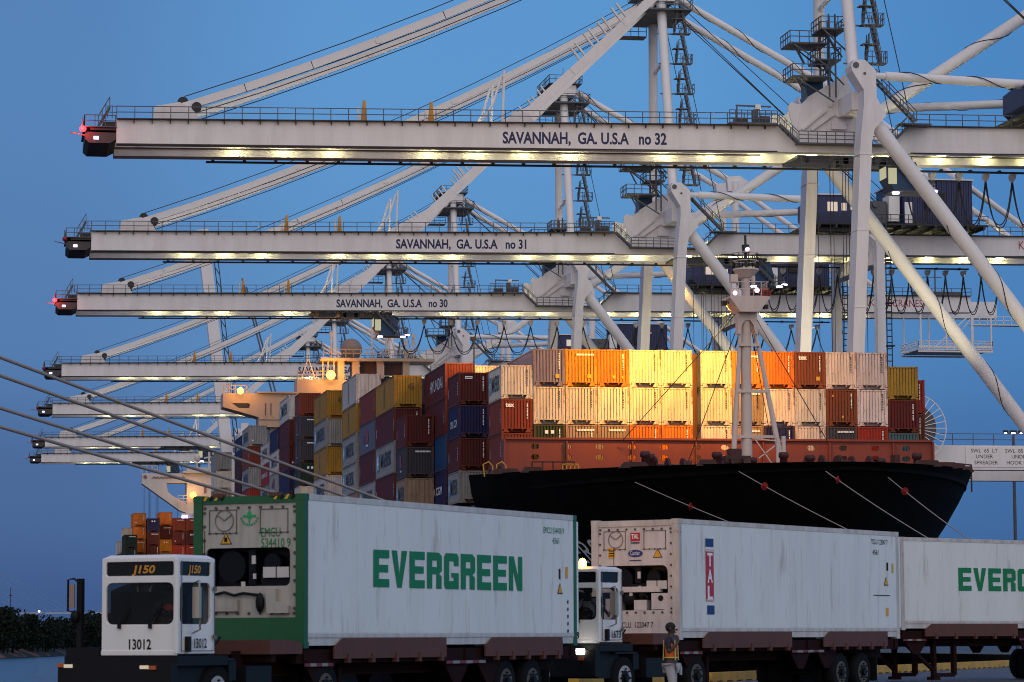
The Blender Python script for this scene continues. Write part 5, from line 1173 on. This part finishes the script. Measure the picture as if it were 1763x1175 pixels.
tri(mb, .62, T2z+1.97, .13, True, 1); tri(mb, .62, T2z+1.985, .105, True, 0, 1); tri(mb, 11.38, 2.8, .14, False, 1); tri(mb, 11.38, 2.82, .11, False, 0, 1); mb.box(1.222, 1.2245, 11.75, 11.85, 3.15, 3.4, 0); mb.box(1.222, 1.2245, 11.42, 11.52, 3.2, 3.42, 1); mb.box(1.222, 1.2245, 11.35, 11.5, 1.98, 2.2, 0); mb.build('warning_label', [YEL, BLK], r2_)
mb = MB(); sidetxt(mb, 'TCLU 122047 7', 11.0, 3.90, .13, 1.0); sidetxt(mb, '4561', 10.75, 3.62, .13); mb.text('TCLU  122047 7', (.0, .028, T2z+.30), (1,0,0), (0,0,1), .13, 'c', .95); mb.box(1.222, 1.2245, 10.6, 11.6, 2.52, 2.54); mb.build('code_lettering', BLK, r2_)
T3c, T3h, T3z = (27.67, 91.0), 57.0, 1.62
r3 = reefer(T3c, T3h, T3z, False, 'white refrigerated container at the right edge whose green lettering is cut off after EVER')
mb = MB(); letters(mb, 'EVERGREEN', (1.224, 2.80, 2.86), (0,1,0), (0,0,1), .73, 6.69); mb.build('side_lettering', GLET, r3)
def wheel(parent, x, y, r=.5, w=.28, dual=True, rim=RIM):
    mb = MB(); sg = 1 if x > 0 else -1
    mb.path([(x-w/2*1.0, y, r), (x-w/2+.03, y, r), (x+w/2-.03, y, r), (x+w/2, y, r)], r, 26, radii=[r*.9, r, r, r*.9])
    if dual: mb.path([(x-sg*.34-w/2, y, r), (x-sg*.34+w/2, y, r)], r, 22)
    o = mb.build('wheel', TIRE, parent)
    mb = MB(); fx = x+sg*(w/2+.004); mb.path([(fx-sg*.02, y, r), (fx, y, r)], .3, 22, radii=[.30, .29]); o2 = mb.build('rim', rim, o)
    mb = MB(); mb.path([(fx+sg*.001, y, r), (fx+sg*.003, y, r)], .18, 18); mb.disc((fx+sg*.03, y, r), (1,0,0), .09, .08, 14)
    for k in range(8): mb.disc((fx+sg*.02, y+.21*math.cos(k*math.pi/4), r+.21*math.sin(k*math.pi/4)), (1,0,0), .02, .05, 6)
    mb.build('hub', BLK, o)
def chassis(r, zb, label, plate=None, legs=False):
    e = empty('container_trailer', r.location, r.rotation_euler.z); tag(e, label, 'trailer', 'red-brown container trailers')
    for x in (-.55, .55):
        mb = MB(); mb.box(x-.07, x+.07, -1.4, 12.2, zb-.48, zb-.04); mb.box(x-.13, x+.13, -1.4, 12.2, zb-.52, zb-.481); mb.build('main_beam', RDARK, e)
    mb = MB()
    for y in (-1.1, .1, 2.4, 4.6, 6.8, 9.0, 10.6, 12.0): mb.box(-1.2, 1.2, y-.08, y+.08, zb-.24, zb-.03)
    mb.build('cross_member', RDARK, e)
    for sx in (-1, 1):
        mb = MB(); mb.box(sx*1.1-.06, sx*1.1+.06, -.2, 12.2, zb-.28, zb-.02)
        for y in (0.2, 5.9, 7.4): mb.prism([(y, zb-.28), (y+1.2, zb-.28), (y+.75, zb-.75), (y+.45, zb-.75)], 'x', sx*1.08-.03, sx*1.08+.03)
        mb.build('side_rail', RDARK, e)
        for y0, y1 in ((1.4, 5.7), (7.85, 11.3)):
            mb = MB(); mb.box(sx*1.262-.02, sx*1.262+.02, y0, y1, zb-.20, zb+.19); mb.prism([(y0-.35, zb+.0), (y0, zb+.19), (y0, zb-.2), (y0-.35, zb-.2)], 'x', sx*1.262-.018, sx*1.262+.018)
            for k in range(5): yk = y0+.2+(y1-y0-.4)*k/4; mb.box(sx*1.262-.06, sx*1.262+.045, yk-.05, yk+.05, zb-.28, zb-.1)
            mb.build('guide_plate', RRED, e)
    mb = MB(); mb.prism([(-1.3, zb-.1), (-.1, zb-.1), (-.1, zb+.10), (-.5, zb+.16), (-1.3, zb+.16)], 'x', -1.2, 1.24); mb.build('front_guide', RRED, e)
    mb = MB()
    for k in range(6): mb.box(1.165, 1.175, 5.9+k*.3, 6.2+k*.3, zb-.34, zb-.28, k % 2)
    for k in range(5): mb.box(1.165, 1.175, .1+k*.22, .32+k*.22, zb-.34, zb-.28, k % 2)
    mb.build('reflector_strip', [plain('reflector_red', (.14, .01, .01), .4), plain('reflector_white', (.22, .20, .19), .4)], e)
    for y in (8.75, 10.05):
        for x in (-1.0, 1.0): wheel(e, x, y)
        mb = MB(); mb.tube((-1, y, .5), (1, y, .5), .07, 10); mb.build('axle', BLK, e)
    mb = MB(); mb.box(.7, 1.2, 10.75, 10.78, .25, zb-.5); mb.build('mudflap', BLK, e); mb = MB(); mb.box(-1.2, -.7, 10.75, 10.78, .25, zb-.5); mb.build('mudflap', BLK, e)
    for x in (-.8, .8):
        mb = MB(); mb.beam((x, 2.0, .15), (x, 2.0, zb-.3), .14); mb.beam((x, 2.0, .35), (x, .6, zb-.4), .1); mb.beam((x, 2.0, .2), (x, 3.0, .2), .12) if legs else None; mb.beam((x, 3.0, .2), (x, 3.0, zb-.4), .14) if legs else None; mb.box(x-.15, x+.15, 1.85, 2.15, .05, .15); mb.build('landing_leg', RDARK, e)
    mb = MB(); mb.disc((.95, 11.2, .62), (1,0,0), .09, .04, 12); mb.build('tail_lamp', plain('lamp_lens', (.4, .4, .42), .3), e)
    if plate:
        mb = MB(); mb.box(1.17, 1.20, 7.2, 8.1, zb-.78, zb-.42); o = mb.build('number_plate', plain('plate_grey', (.22, .21, .2), .6), e)
        mb = MB(); sidetxt(mb, plate, 7.65, zb-.72, .22, .6, 0, 1.206, bold=.02); mb.build('plate_number', BLK, o)
    return e
chassis(r1, T1z, 'red-brown trailer under the container with green ends')
chassis(r2_, T2z, 'red-brown trailer under the container reading TAL')
chassis(r3, T3z, 'red-brown trailer numbered 346 under the rightmost container', '346', True)
def tractor(r, y0, dz, num, sign, label, length=1.25, lights=True):
    """terminal tractor with a one-man cab on its left side; local y negative is forward"""
    e = empty('terminal_tractor', r.location, r.rotation_euler.z); tag(e, label, 'tractor')
    zb_ = 1.19+dz; zt = 2.86+dz; x0, x1 = -.40, 1.15; y1 = y0+length
    mb = MB()
    for x in (-.45, .45): mb.box(x-.06, x+.06, y0-.2, 1.6, .62, .92)
    mb.box(-1.15, 1.2, y0-.25, y0-.05, .55, 1.02+dz); mb.box(-1.15, 1.2, y0-.05, y1+.4, .98+dz, 1.15+dz); mb.box(-1.15, -.45, y0, y1+.2, 1.15+dz, 1.3+dz); mb.box(-.4, 1.05, y0+.1, y1, .5, .98+dz); mb.box(-1.1, 1.15, y1+.5, y1+.75, .7, 1.05); mb.box(.62, 1.15, y1+1.1, y1+2.0, .5, .95)
    mb.build('tractor_frame', BLK, e)
    cab = empty('cab', (0, 0, 0)); cab.parent = e
    mb = MB(); tp = .10
    # four walls with rounded window openings; the front leans back a little above the bonnet line
    zs = [zb_, zb_+.50, zb_+1.25, zb_+1.35, zb_+1.62, zt]
    H = zt-zb_
    holed(mb, (x0, y0, 0), (1,0,0), (0,.05,1), (0,-1,0), [0, .09, 1.49, 1.55], [z for z in zs], {(1,1), (1,3)}, .16, .05) if False else None
    holed(mb, (x0, y0, zb_), (1,0,0), (0,0,1), (0,-1,0), [0, .07, 1.49, 1.55], [z-zb_ for z in zs], {(1,1), (1,3)}, .16, .05)
    holed(mb, (x1, y0, zb_), (0,1,0), (0,0,1), (1,0,0), [0, .10, length-.12, length], [z-zb_ for z in zs], {(1,1), (1,3)}, .16, .05)
    holed(mb, (x0, y0, zb_), (0,1,0), (0,0,1), (-1,0,0), [0, .10, length-.12, length], [z-zb_ for z in zs], {(1,1)}, .16, .05)
    holed(mb, (x0, y1, zb_), (1,0,0), (0,0,1), (0,1,0), [0, .2, 1.35, 1.55], [z-zb_ for z in zs], {(1,1)}, .16, .05)
    # roof with sloped edges
    mb.add([(x0,y0,zt), (x1,y0,zt), (x1,y1,zt), (x0,y1,zt), (x0+.1,y0+.1,zt+.06), (x1-.1,y0+.1,zt+.06), (x1-.1,y1-.1,zt+.06), (x0+.1,y1-.1,zt+.06)], [(0,1,5,4), (1,2,6,5), (2,3,7,6), (3,0,4,7), (4,5,6,7)])
    mb.box(x0-.012, x1+.012, y0-.012, y0+.02, zb_-.03, zb_+.06); 
    mb.box(x1-.04, x1+.035, y0-.035, y0+.05, zb_, zt-.02)
    ob = mb.build('cab_shell', CABW, cab)
    bv = ob.modifiers.new('edge', 'BEVEL'); bv.width = .03; bv.segments = 2; bv.limit_method = 'ANGLE'
    mb = MB(); mb.box(x0+.02, x1-.02, y0+.06, y1-.03, zb_-.02, zb_+.02); mb.box(x0+.04, x1-.04, y0+.055, y0+.35, zb_+.02, zb_+.48); mb.box(x0+.03, x1-.03, y0+.06, y1-.06, zb_+1.27, zb_+1.33); mb.box(x0+.05, x0+.65, y1-.35, y1-.06, zb_+.02, zb_+1.1); mb.build('cab_lining', plain('cab_interior', (.010, .010, .011), .8), cab)
    mb = MB(); mb.box(.25, .75, y1-.62, y1-.2, zb_+.02, zb_+.5); mb.box(.25, .75, y1-.28, y1-.14, zb_+.5, zb_+1.05); mb.build('seat', plain('seat_black', (.012, .012, .014), .7), cab)
    mb = MB(); c_ = Vector((.5, y0+.42, zb_+.62)); mb.path([(c_.x+.2*math.cos(2*math.pi*k/20), c_.y+.07*math.sin(2*math.pi*k/20), c_.z+.17*math.sin(2*math.pi*k/20)) for k in range(21)], .018, 6, cap=False); mb.beam(c_, (c_.x, y0+.3, zb_+.45), .05); mb.build('steering_wheel', BLK, cab)
    for nm, P in (('windscreen', ((x0+.07, y0+.045, x1-.06, 'f', zs[1], zs[2]),)), ('side_window', ((x1-.045, y0+.1, y1-.12, 's', zs[1], zs[2]), (x0+.045, y0+.1, y1-.12, 's', zs[1], zs[2])))):
        for q in P:
            mb = MB()
            if q[3] == 'f': mb.poly([(q[0], q[1], q[4]), (q[2], q[1], q[4]), (q[2], q[1], q[5]), (q[0], q[1], q[5])])
            else: mb.poly([(q[0], q[1], q[4]), (q[0], q[2], q[4]), (q[0], q[2], q[5]), (q[0], q[1], q[5])])
            mb.build(nm, cg, cab)
    mb = MB(); mb.box(x0+.07, x1-.06, y0+.03, y0+.05, zs[3], zs[4]); mb.box(x1-.05, x1-.03, y0+.1, y1-.12, zs[3], zs[4]); o = mb.build('sign_glass', M['glass'], cab)
    if sign:
        mb = MB(); mb.text(sign, (.44, y0+.022, zs[3]+.06), (1,0,.0), (.22,0,1), .13, 'c', .46, .03); mb.text(sign, (x1-.022, y0+.60, zs[3]+.06), (0,1,0), (0,.2,1), .13, 'c', .40, .03); mb.build('sign_lettering', plain('sign_orange', (.55, .24, .02), .5), o)
    mb = MB(); mb.text(num, (.40, y0-.006, zb_+.08), (1,0,0), (0,0,1), .17, 'c', .46, .02); mb.text(num, (x1+.042, y0+.72, zb_+.10), (0,1,0), (0,0,1), .16, 'c', .42, .02); mb.build('fleet_number', BLK, cab)
    mb = MB()      # door joint, hinges, grab rail, clearance lamps and the hoses to the trailer
    for p_, q_ in (((y0+.10, .05), (y0+.10, 1.62)), ((y1-.06, .05), (y1-.06, 1.62)), ((y0+.10, .05), (y1-.06, .05))): mb.beam((x1+.036, p_[0], zb_+p_[1]), (x1+.036, q_[0], zb_+q_[1]), .014, .012, (1,0,0))
    for z_ in (.25, 1.1): mb.box(x1+.03, x1+.06, y1-.1, y1-.02, zb_+z_, zb_+z_+.08)
    mb.build('door_seam', plain('seam_grey', (.12, .12, .12), .7), cab)
    mb = MB()
    for k in range(3): mb.path([(-.1+.28*k+.05*math.sin(q*.9), y1+.05+q*.055, zb_+.25-.9*(q/22)*(1-q/22)+.05*math.cos(q*1.4)) for q in range(23)], .022, 6)
    mb.build('air_hose', BLK, e)
    mb = MB(); mb.beam((x1-.15, y1-.1, zt), (x1-.15, y1-.1, zt+.5), .012); mb.build('aerial', BLK, cab)
    mb = MB(); mb.beam((x1+.05, y0+.30, zb_+.03), (x1+.05, y0+.30, zb_+.30), .07, .1); mb.build('door_handle', BLK, cab)
    mb = MB()
    for x in (-.02, .62): mb.beam((x, y0-.03, zb_+.44), (x, y0-.03, zb_+.54), .05); mb.beam((x, y0-.03, zb_+.52), (x+.16, y0-.02, zb_+.80), .02)
    mb.build('wiper', BLK, cab)
    mb = MB(); mb.path([(x1+.02, y0+.55, zb_+1.24), (x1+.22, y0+.38, zb_+1.28), (x1+.24, y0+.38, zb_+.42), (x1+.02, y0+.5, zb_+.36)], .018, 6); mb.box(x1+.14, x1+.28, y0+.28, y0+.36, zb_+.62, zb_+1.16); mb.build('mirror', paint('mirror_steel', (.42, .36, .30), .3, .6, grime=.3), cab)
    mb = MB(); mb.beam((-.92, y0+.1, 1.1+dz), (-.92, y0+.1, 2.52+dz), .1); mb.path([(-.92, y0+.05, 2.45+dz), (-1.0, y0, 2.52+dz), (-1.12, y0, 2.50+dz), (-1.12, y0, 1.95+dz), (-.95, y0+.05, 1.92+dz)], .02, 6); mb.sphere((-.98, y0, 1.85+dz), .09, 8, sc=(1, .6, 1.3)); mb.build('mirror_post', BLK, e)
    mb = MB(); mb.box(-1.08, -.98, y0-.02, y0+.01, 2.0+dz, 2.42+dz); mb.build('far_mirror', paint('mirror_glass_warm', (.30, .20, .15), .3, .3), e)
    mb = MB()
    if lights: mb.box(.72, .92, y0-.29, y0-.25, .98+dz*.6, 1.10+dz*.6); mb.build('headlight', HEAD, e)
    mb = MB(); mb.box(.76, .90, y0-.285, y0-.25, .92, .985); al_ = plain('amber_lens', (.40, .10, .02), .4); mb.build('turn_signal', al_, e); mb = MB(); mb.box(-1.14, -1.02, y0-.285, y0-.25, .96, 1.03); mb.build('turn_signal', al_, e)
    for x in (-.95, .98): wheel(e, x, y1+.15, .5, .3, False, paint('rim_white', (.34, .33, .33), .4, grime=.3, streak=False)); wheel(e, x, 1.0, .5, .28, True)
    for x in (-.95, .98): mb = MB(); mb.path([(x, y1+.15+.66*math.cos(R(a_)), .5+.62*math.sin(R(a_))) for a_ in range(15, 166, 15)], .05, 6); mb.box(x-.2, x+.2, y1-.35, y1+.65, 1.06, 1.10); mb.build('mudguard', GNV, e)
    return e
k1 = tractor(r1, -4.33, 0, '13012', 'J150', 'white terminal tractor numbered 13012 with J150 above its windscreen')
k2 = tractor(r2_, -3.63, .14, '1673', None, 'white terminal tractor numbered 1673 with its headlight on', 1.05)
for ch in k1.children:
    if ch.name.startswith('headlight'): bpy.data.objects.remove(ch); break
dh = glow('dim_headlight', (1, .85, .65), .55)
for q_ in ((.58, .74, .93), (-1.0, -.84, .95)): mb = MB(); mb.box(q_[0], q_[1], -4.62, -4.58, q_[2], q_[2]+.06); mb.build('headlight', dh, k1)
mb = MB(); mb.disc((.62, -3.45, 3.04), (0,0,1), .09, .06, 14); mb.sphere((.62, -3.45, 3.14), .09, 10, sc=(1,1,1.3)); mb.build('beacon', AMB, k2); lamp('beacon_light', 'POINT', (.62, -3.45, 3.3), (1, .45, .05), 10, k2, .1)
mb = MB(); mb.beam((-.3, -2.2, 1.2), (-.3, -2.2, 2.95), .06); mb.build('beacon_post', BLK, k2)
mb = MB(); mb.sphere((-.36, -2.2, 2.97), .07, 10); mb.sphere((-.22, -2.2, 3.02), .07, 10); mb.build('beacon', AMB, k2); lamp('rear_beacon_light', 'POINT', (-.28, -2.0, 3.08), (1, .45, .08), 13, k2, .1)
# ------------------------------------------------------------------ people
def skinned(name, joints, links, mat, parent=None, sub=2):
    me = bpy.data.meshes.new(name); ks = list(joints); me.from_pydata([joints[k][:3] for k in ks], [(ks.index(a), ks.index(b)) for a, b in links], [])
    o = bpy.data.objects.new(name, me); COL.objects.link(o)
    o.modifiers.new('skin', 'SKIN'); sd = me.skin_vertices[0].data
    for i, k in enumerate(ks): r = joints[k][3]; ry = joints[k][4] if len(joints[k]) > 4 else r; sd[i].radius = (r, ry); sd[i].use_root = (i == 0)
    s = o.modifiers.new('sub', 'SUBSURF'); s.levels = sub; s.render_levels = sub
    dg = bpy.context.evaluated_depsgraph_get(); nm = bpy.data.meshes.new_from_object(o.evaluated_get(dg)); bpy.data.objects.remove(o)
    nm.name = name; nm.materials.clear(); nm.materials.append(mat)
    for p in nm.polygons: p.use_smooth = True
    o = bpy.data.objects.new(name, nm); COL.objects.link(o)
    if parent is not None: o.parent = parent
    return o
SKIN = plain('dark_skin', (.045, .022, .014), .55); SKIN2 = plain('brown_skin', (.10, .05, .032), .55); HAIR = plain('black_hair', (.008, .007, .007), .8)
def head_parts(p, c, parent, turn=0.0):
    """hair cap, ears, nose, eyes and mouth on a head centred at c, facing local -y turned by turn"""
    ct, st = math.cos(turn), math.sin(turn)
    def W_(x, y, z): return (c[0]+x*ct-y*st, c[1]+x*st+y*ct, c[2]+z)
    mb = MB(); mb.sphere(W_(0, .018, .035), .105, 14, sc=(.92, 1.02, 1.0)); mb.build('hair', HAIR, parent)
    mb = MB(); mb.sphere(W_(0, -.112, -.012), .022, 8, sc=(.8, 1.1, 1.2)); mb.sphere(W_(.088, .0, 0), .028, 8, sc=(.5, 1, 1.4)); mb.sphere(W_(-.088, .0, 0), .028, 8, sc=(.5, 1, 1.4)); mb.sphere(W_(0, -.085, -.065), .026, 8, sc=(1.3, .7, .5)); mb.build('face', p, parent)
    mb = MB()
    for x in (-.036, .036): mb.sphere(W_(x, -.093, .018), .011, 6)
    mb.build('eye', M['white'], parent)
def standing():
    e = empty('person', (13.30, 59.6, G), R(62)); tag(e, 'person in a dark shirt, orange safety vest and pale trousers standing beside the second cab', 'person')
    J = {'pelvis': (0,0,.90,.135,.10), 'waist': (0,0,1.05,.125,.095), 'chest': (0,.005,1.25,.155,.11), 'neckb': (0,.01,1.42,.075,.065), 'neck': (0,-.005,1.49,.052), 'head': (0,-.02,1.585,.088,.10), 'crown': (0,-.01,1.665,.07,.08),
         'sl': (.17,.01,1.38,.062), 'el': (.24,.03,1.12,.044), 'wl': (.25,-.06,.90,.030), 'hl': (.25,-.08,.83,.034,.022),
         'sr': (-.17,.01,1.38,.062), 'er': (-.24,-.02,1.13,.044), 'wr': (-.12,-.18,1.32,.030), 'hr': (-.07,-.17,1.40,.032,.024),
         'hpl': (.09,0,.84,.095), 'kl': (.10,-.02,.48,.060), 'al': (.10,.02,.09,.040), 'tl': (.11,-.13,.04,.038,.03), 'hpr': (-.09,0,.84,.095), 'kr': (-.10,-.06,.48,.060), 'ar': (-.10,.0,.09,.040), 'tr': (-.11,-.15,.04,.038,.03)}
    Lk = [('pelvis','waist'),('waist','chest'),('chest','neckb'),('neckb','neck'),('neck','head'),('head','crown'),('neckb','sl'),('sl','el'),('el','wl'),('wl','hl'),('neckb','sr'),('sr','er'),('er','wr'),('wr','hr'),('pelvis','hpl'),('hpl','kl'),('kl','al'),('al','tl'),('pelvis','hpr'),('hpr','kr'),('kr','ar'),('ar','tr')]
    skinned('body', J, Lk, SKIN, e)
    def fingers(c, d, side):
        c = Vector(c); d = Vector(d).normalized(); s_ = Vector(side).normalized(); nrm = d.cross(s_)
        for k in range(4):
            a = c+s_*(.024-.016*k); ln = (.062, .070, .066, .052)[k]; mb.path([a, a+d*ln*.5, a+d*ln*.8+nrm*.016, a+d*ln*.85+nrm*.034], .0085, 6, radii=[.009, .0085, .008, .006])
        a = c+s_*.03-d*.03; mb.path([a, a+s_*.025+d*.02, a+s_*.028+d*.045+nrm*.015], .009, 6)
    mb = MB(); fingers((.25,-.085,.81), (0,-.2,-1), (0,-1,.2)); fingers((-.065,-.17,1.42), (.4,.2,1), (1,0,-.3)); mb.build('fingers', SKIN, e)
    SH = plain('dark_shirt', (.012, .012, .028), .8)
    T = {k: J[k] for k in ('pelvis','waist','chest','neckb','sl','el','sr','er')}; T = {k: (v[0], v[1], v[2], v[3]+.010, (v[4] if len(v) > 4 else v[3])+.010) for k, v in T.items()}; T['pelvis'] = (0,0,.93,.14,.105)
    T['el'] = (.232,.026,1.17,.058); T['er'] = (-.232,-.015,1.18,.058); T['neckb'] = (0,.008,1.405,.07,.06)
    skinned('shirt', T, [('pelvis','waist'),('waist','chest'),('chest','neckb'),('neckb','sl'),('sl','el'),('neckb','sr'),('sr','er')], SH, e)
    V = {'a': (0,0,.97,.152,.122), 'b': (0,0,1.08,.148,.118), 'c': (0,.004,1.25,.176,.132), 'd': (0,.006,1.36,.155,.112)}
    skinned('safety_vest', V, [('a','b'),('b','c'),('c','d')], plain('vest_orange', (.62, .13, .015), .6), e)
    mb = MB()
    for x in (-.11, .11):
        mb.beam((x, .125, .98), (x*.8, .118, 1.38), .035, .012, (0,1,0)); mb.beam((x, -.125, .98), (x*.8, -.115, 1.38), .035, .012, (0,1,0))
    mb.path([(.165*math.cos(2*math.pi*k/24), .135*math.sin(2*math.pi*k/24), 1.03) for k in range(25)], .013, 6, cap=False); mb.build('reflective_band', plain('band_yellow', (.62, .50, .10), .5), e)
    P = {k: J[k] for k in ('pelvis','hpl','kl','al','hpr','kr','ar')}; P = {k: (v[0], v[1], v[2], v[3]+.018, (v[4] if len(v) > 4 else v[3])+.018) for k, v in P.items()}
    skinned('trousers', P, [('pelvis','hpl'),('hpl','kl'),('kl','al'),('pelvis','hpr'),('hpr','kr'),('kr','ar')], paint('pale_denim', (.36, .34, .36), .8, grime=.4, gscale=6), e)
    for x, y in ((.11,-.03), (-.11,-.05)): mb = MB(); mb.sphere((x, y, .05), .055, 10, sc=(.9, 2.3, .9)); mb.build('shoe', BLK, e)
    head_parts(SKIN, (0,-.015,1.60), e)
    return e
pe = standing()
b_ = bpy.data.objects.new('bottle', None)
mb = MB(); mb.path([(0,0,0), (0,0,.16), (0,0,.20), (0,0,.23)], .03, 10, radii=[.032, .032, .014, .014]); o = mb.build('water_bottle', plain('clear_plastic', (.30, .32, .35), .2)); bpy.data.objects.remove(b_)
M4 = Matrix.Translation((13.30, 59.6, G)) @ Matrix.Rotation(R(62), 4, 'Z'); o.location = M4 @ Vector((.255, -.13, .68)); tag(o, 'small clear bottle held low by the standing person', 'bottle')
def driver(parent, y0, length, dz, shirt, label, vest=None, arm=True):
    zb_ = 1.19+dz; e = empty('person', parent.matrix_basis @ Vector((.5, y0+length-.42, zb_+.50)) , parent.rotation_euler.z); tag(e, label, 'person')
    J = {'pelvis': (0,0,.04,.14,.11), 'chest': (0,.02,.33,.155,.11), 'neckb': (0,.02,.49,.07,.06), 'neck': (0,0,.55,.05), 'head': (0,-.02,.66,.085,.10), 'crown': (0,-.01,.74,.07,.08),
         'sl': (.18,.02,.45,.06), 'el': (.42,-.03,.26,.045) if arm else (.25,-.12,.25,.045), 'wl': (.60,-.12,.14,.032) if arm else (.12,-.34,.22,.03), 'hl': (.64,-.14,.08,.032) if arm else (.10,-.40,.22,.03),
         'sr': (-.18,.02,.45,.06), 'er': (-.24,-.14,.26,.045), 'wr': (-.12,-.34,.24,.03), 'hr': (-.10,-.40,.24,.03),
         'kl': (.12,-.40,.06,.075), 'fl': (.12,-.42,-.36,.05), 'kr': (-.12,-.40,.06,.075), 'fr': (-.12,-.42,-.36,.05)}
    skinned('body', J, [('pelvis','chest'),('chest','neckb'),('neckb','neck'),('neck','head'),('head','crown'),('neckb','sl'),('sl','el'),('el','wl'),('wl','hl'),('neckb','sr'),('sr','er'),('er','wr'),('wr','hr'),('pelvis','kl'),('kl','fl'),('pelvis','kr'),('kr','fr')], SKIN, e)
    T = {k: (J[k][0], J[k][1], J[k][2], J[k][3]+.014, (J[k][4] if len(J[k]) > 4 else J[k][3])+.014) for k in ('pelvis','chest','neckb','sl','el','sr','er')}; T['neckb'] = (0,.02,.475,.07,.06)
    skinned('shirt', T, [('pelvis','chest'),('chest','neckb'),('neckb','sl'),('sl','el'),('neckb','sr'),('sr','er')], shirt, e)
    if vest: skinned('safety_vest', {'a': (0,.0,.06,.165,.135), 'b': (0,.02,.3,.185,.14), 'c': (0,.02,.43,.16,.115)}, [('a','b'),('b','c')], vest, e)
    head_parts(SKIN, (0,-.015,.675), e, .6); return e
driver(k2, -3.63, 1.05, .14, plain('white_shirt', (.62, .62, .68), .7), 'person in a white shirt leaning an arm out of the second cab window')
driver(k1, -4.33, 1.25, 0, plain('grey_shirt', (.05, .05, .06), .7), 'person in an orange vest sitting inside the first cab', plain('vest_orange_red', (.55, .09, .015), .6), False)
# ------------------------------------------------------------------ quay edge furniture
ed = Vector((25.34, 42.64, 0)).normalized(); base = Vector((22.19, 94.22, 0)); GY = 'yellow kerb beams along the quay edge'
for k in range(-2, 9):
    p = base+ed*(k*6.2); mb = MB(); rz = math.atan2(ed.y, ed.x)
    mb.box(0, 5.9, -.16, .16, .04, .30)
    for q in range(6): mb.box(.15+q*1.08, .55+q*1.08, -.17, .17, 0, .04)
    for q in range(5): mb.box(.60+q*1.08, .64+q*1.08, -.163, .163, .05, .303)
    o = mb.build('kerb_beam', M['yellow']); o.location = (p.x, p.y, G); o.rotation_euler.z = rz
    tag(o, 'length of weathered yellow kerb beam on blocks at the quay edge', 'kerb', GY)
bo = base+ed*16.6-Vector((ed.y, -ed.x, 0))*-.6; e = empty('bollard', (bo.x, bo.y, G)); tag(e, 'yellow post standing in the yellow kerb at the quay edge', 'bollard')
mb = MB(); mb.box(-.22, .22, -.22, .22, 0, .72); mb.build('post', M['yellow'], e); mb = MB(); mb.box(-.24, .24, -.24, .24, .72, .77); mb.box(-.06, .06, -.25, -.22, .15, .4); mb.build('cap', BLK, e)
mb = MB()
for sx in (-.35, .35): mb.path([(sx, 0, 0), (sx, 0, .45), (sx*1.5, 0, .6), (sx*1.5, 0, .68)], .2, 14, radii=[.2, .17, .25, .25])
mb.box(-.8, .8, -.35, .35, 0, .06); o = mb.build('mooring_bollard', BLK); o.location = (61.2, 152.6, G); tag(o, 'black double bollard holding the ropes from the bow', 'bollard')
# lamp mast beyond the portal frame
e = empty('lamp_mast', (107.0, 310, G)); tag(e, 'tall thin pole carrying three lit lamps, behind the load sign beam', 'street lamp')
mb = MB(); mb.tube((0,0,0), (0,0,23.2), .22, 8, .16); mb.beam((-.9, 0, 23.0), (.9, 0, 23.0), .1); mb.build('pole', M['galv'], e)
for dx, w in ((-.85, .3), (0, .5), (.85, .3)):
    mb = MB(); mb.box(dx-w/2-.1, dx+w/2+.1, -.2, .2, 23.05, 23.3); o = mb.build('lamp_head', M['dark'], e); mb = MB(); mb.sphere((dx, 0, 22.98), w*.5, 10, sc=(1,1,.6)); mb.build('lamp_lens', M['cablamp'], o)
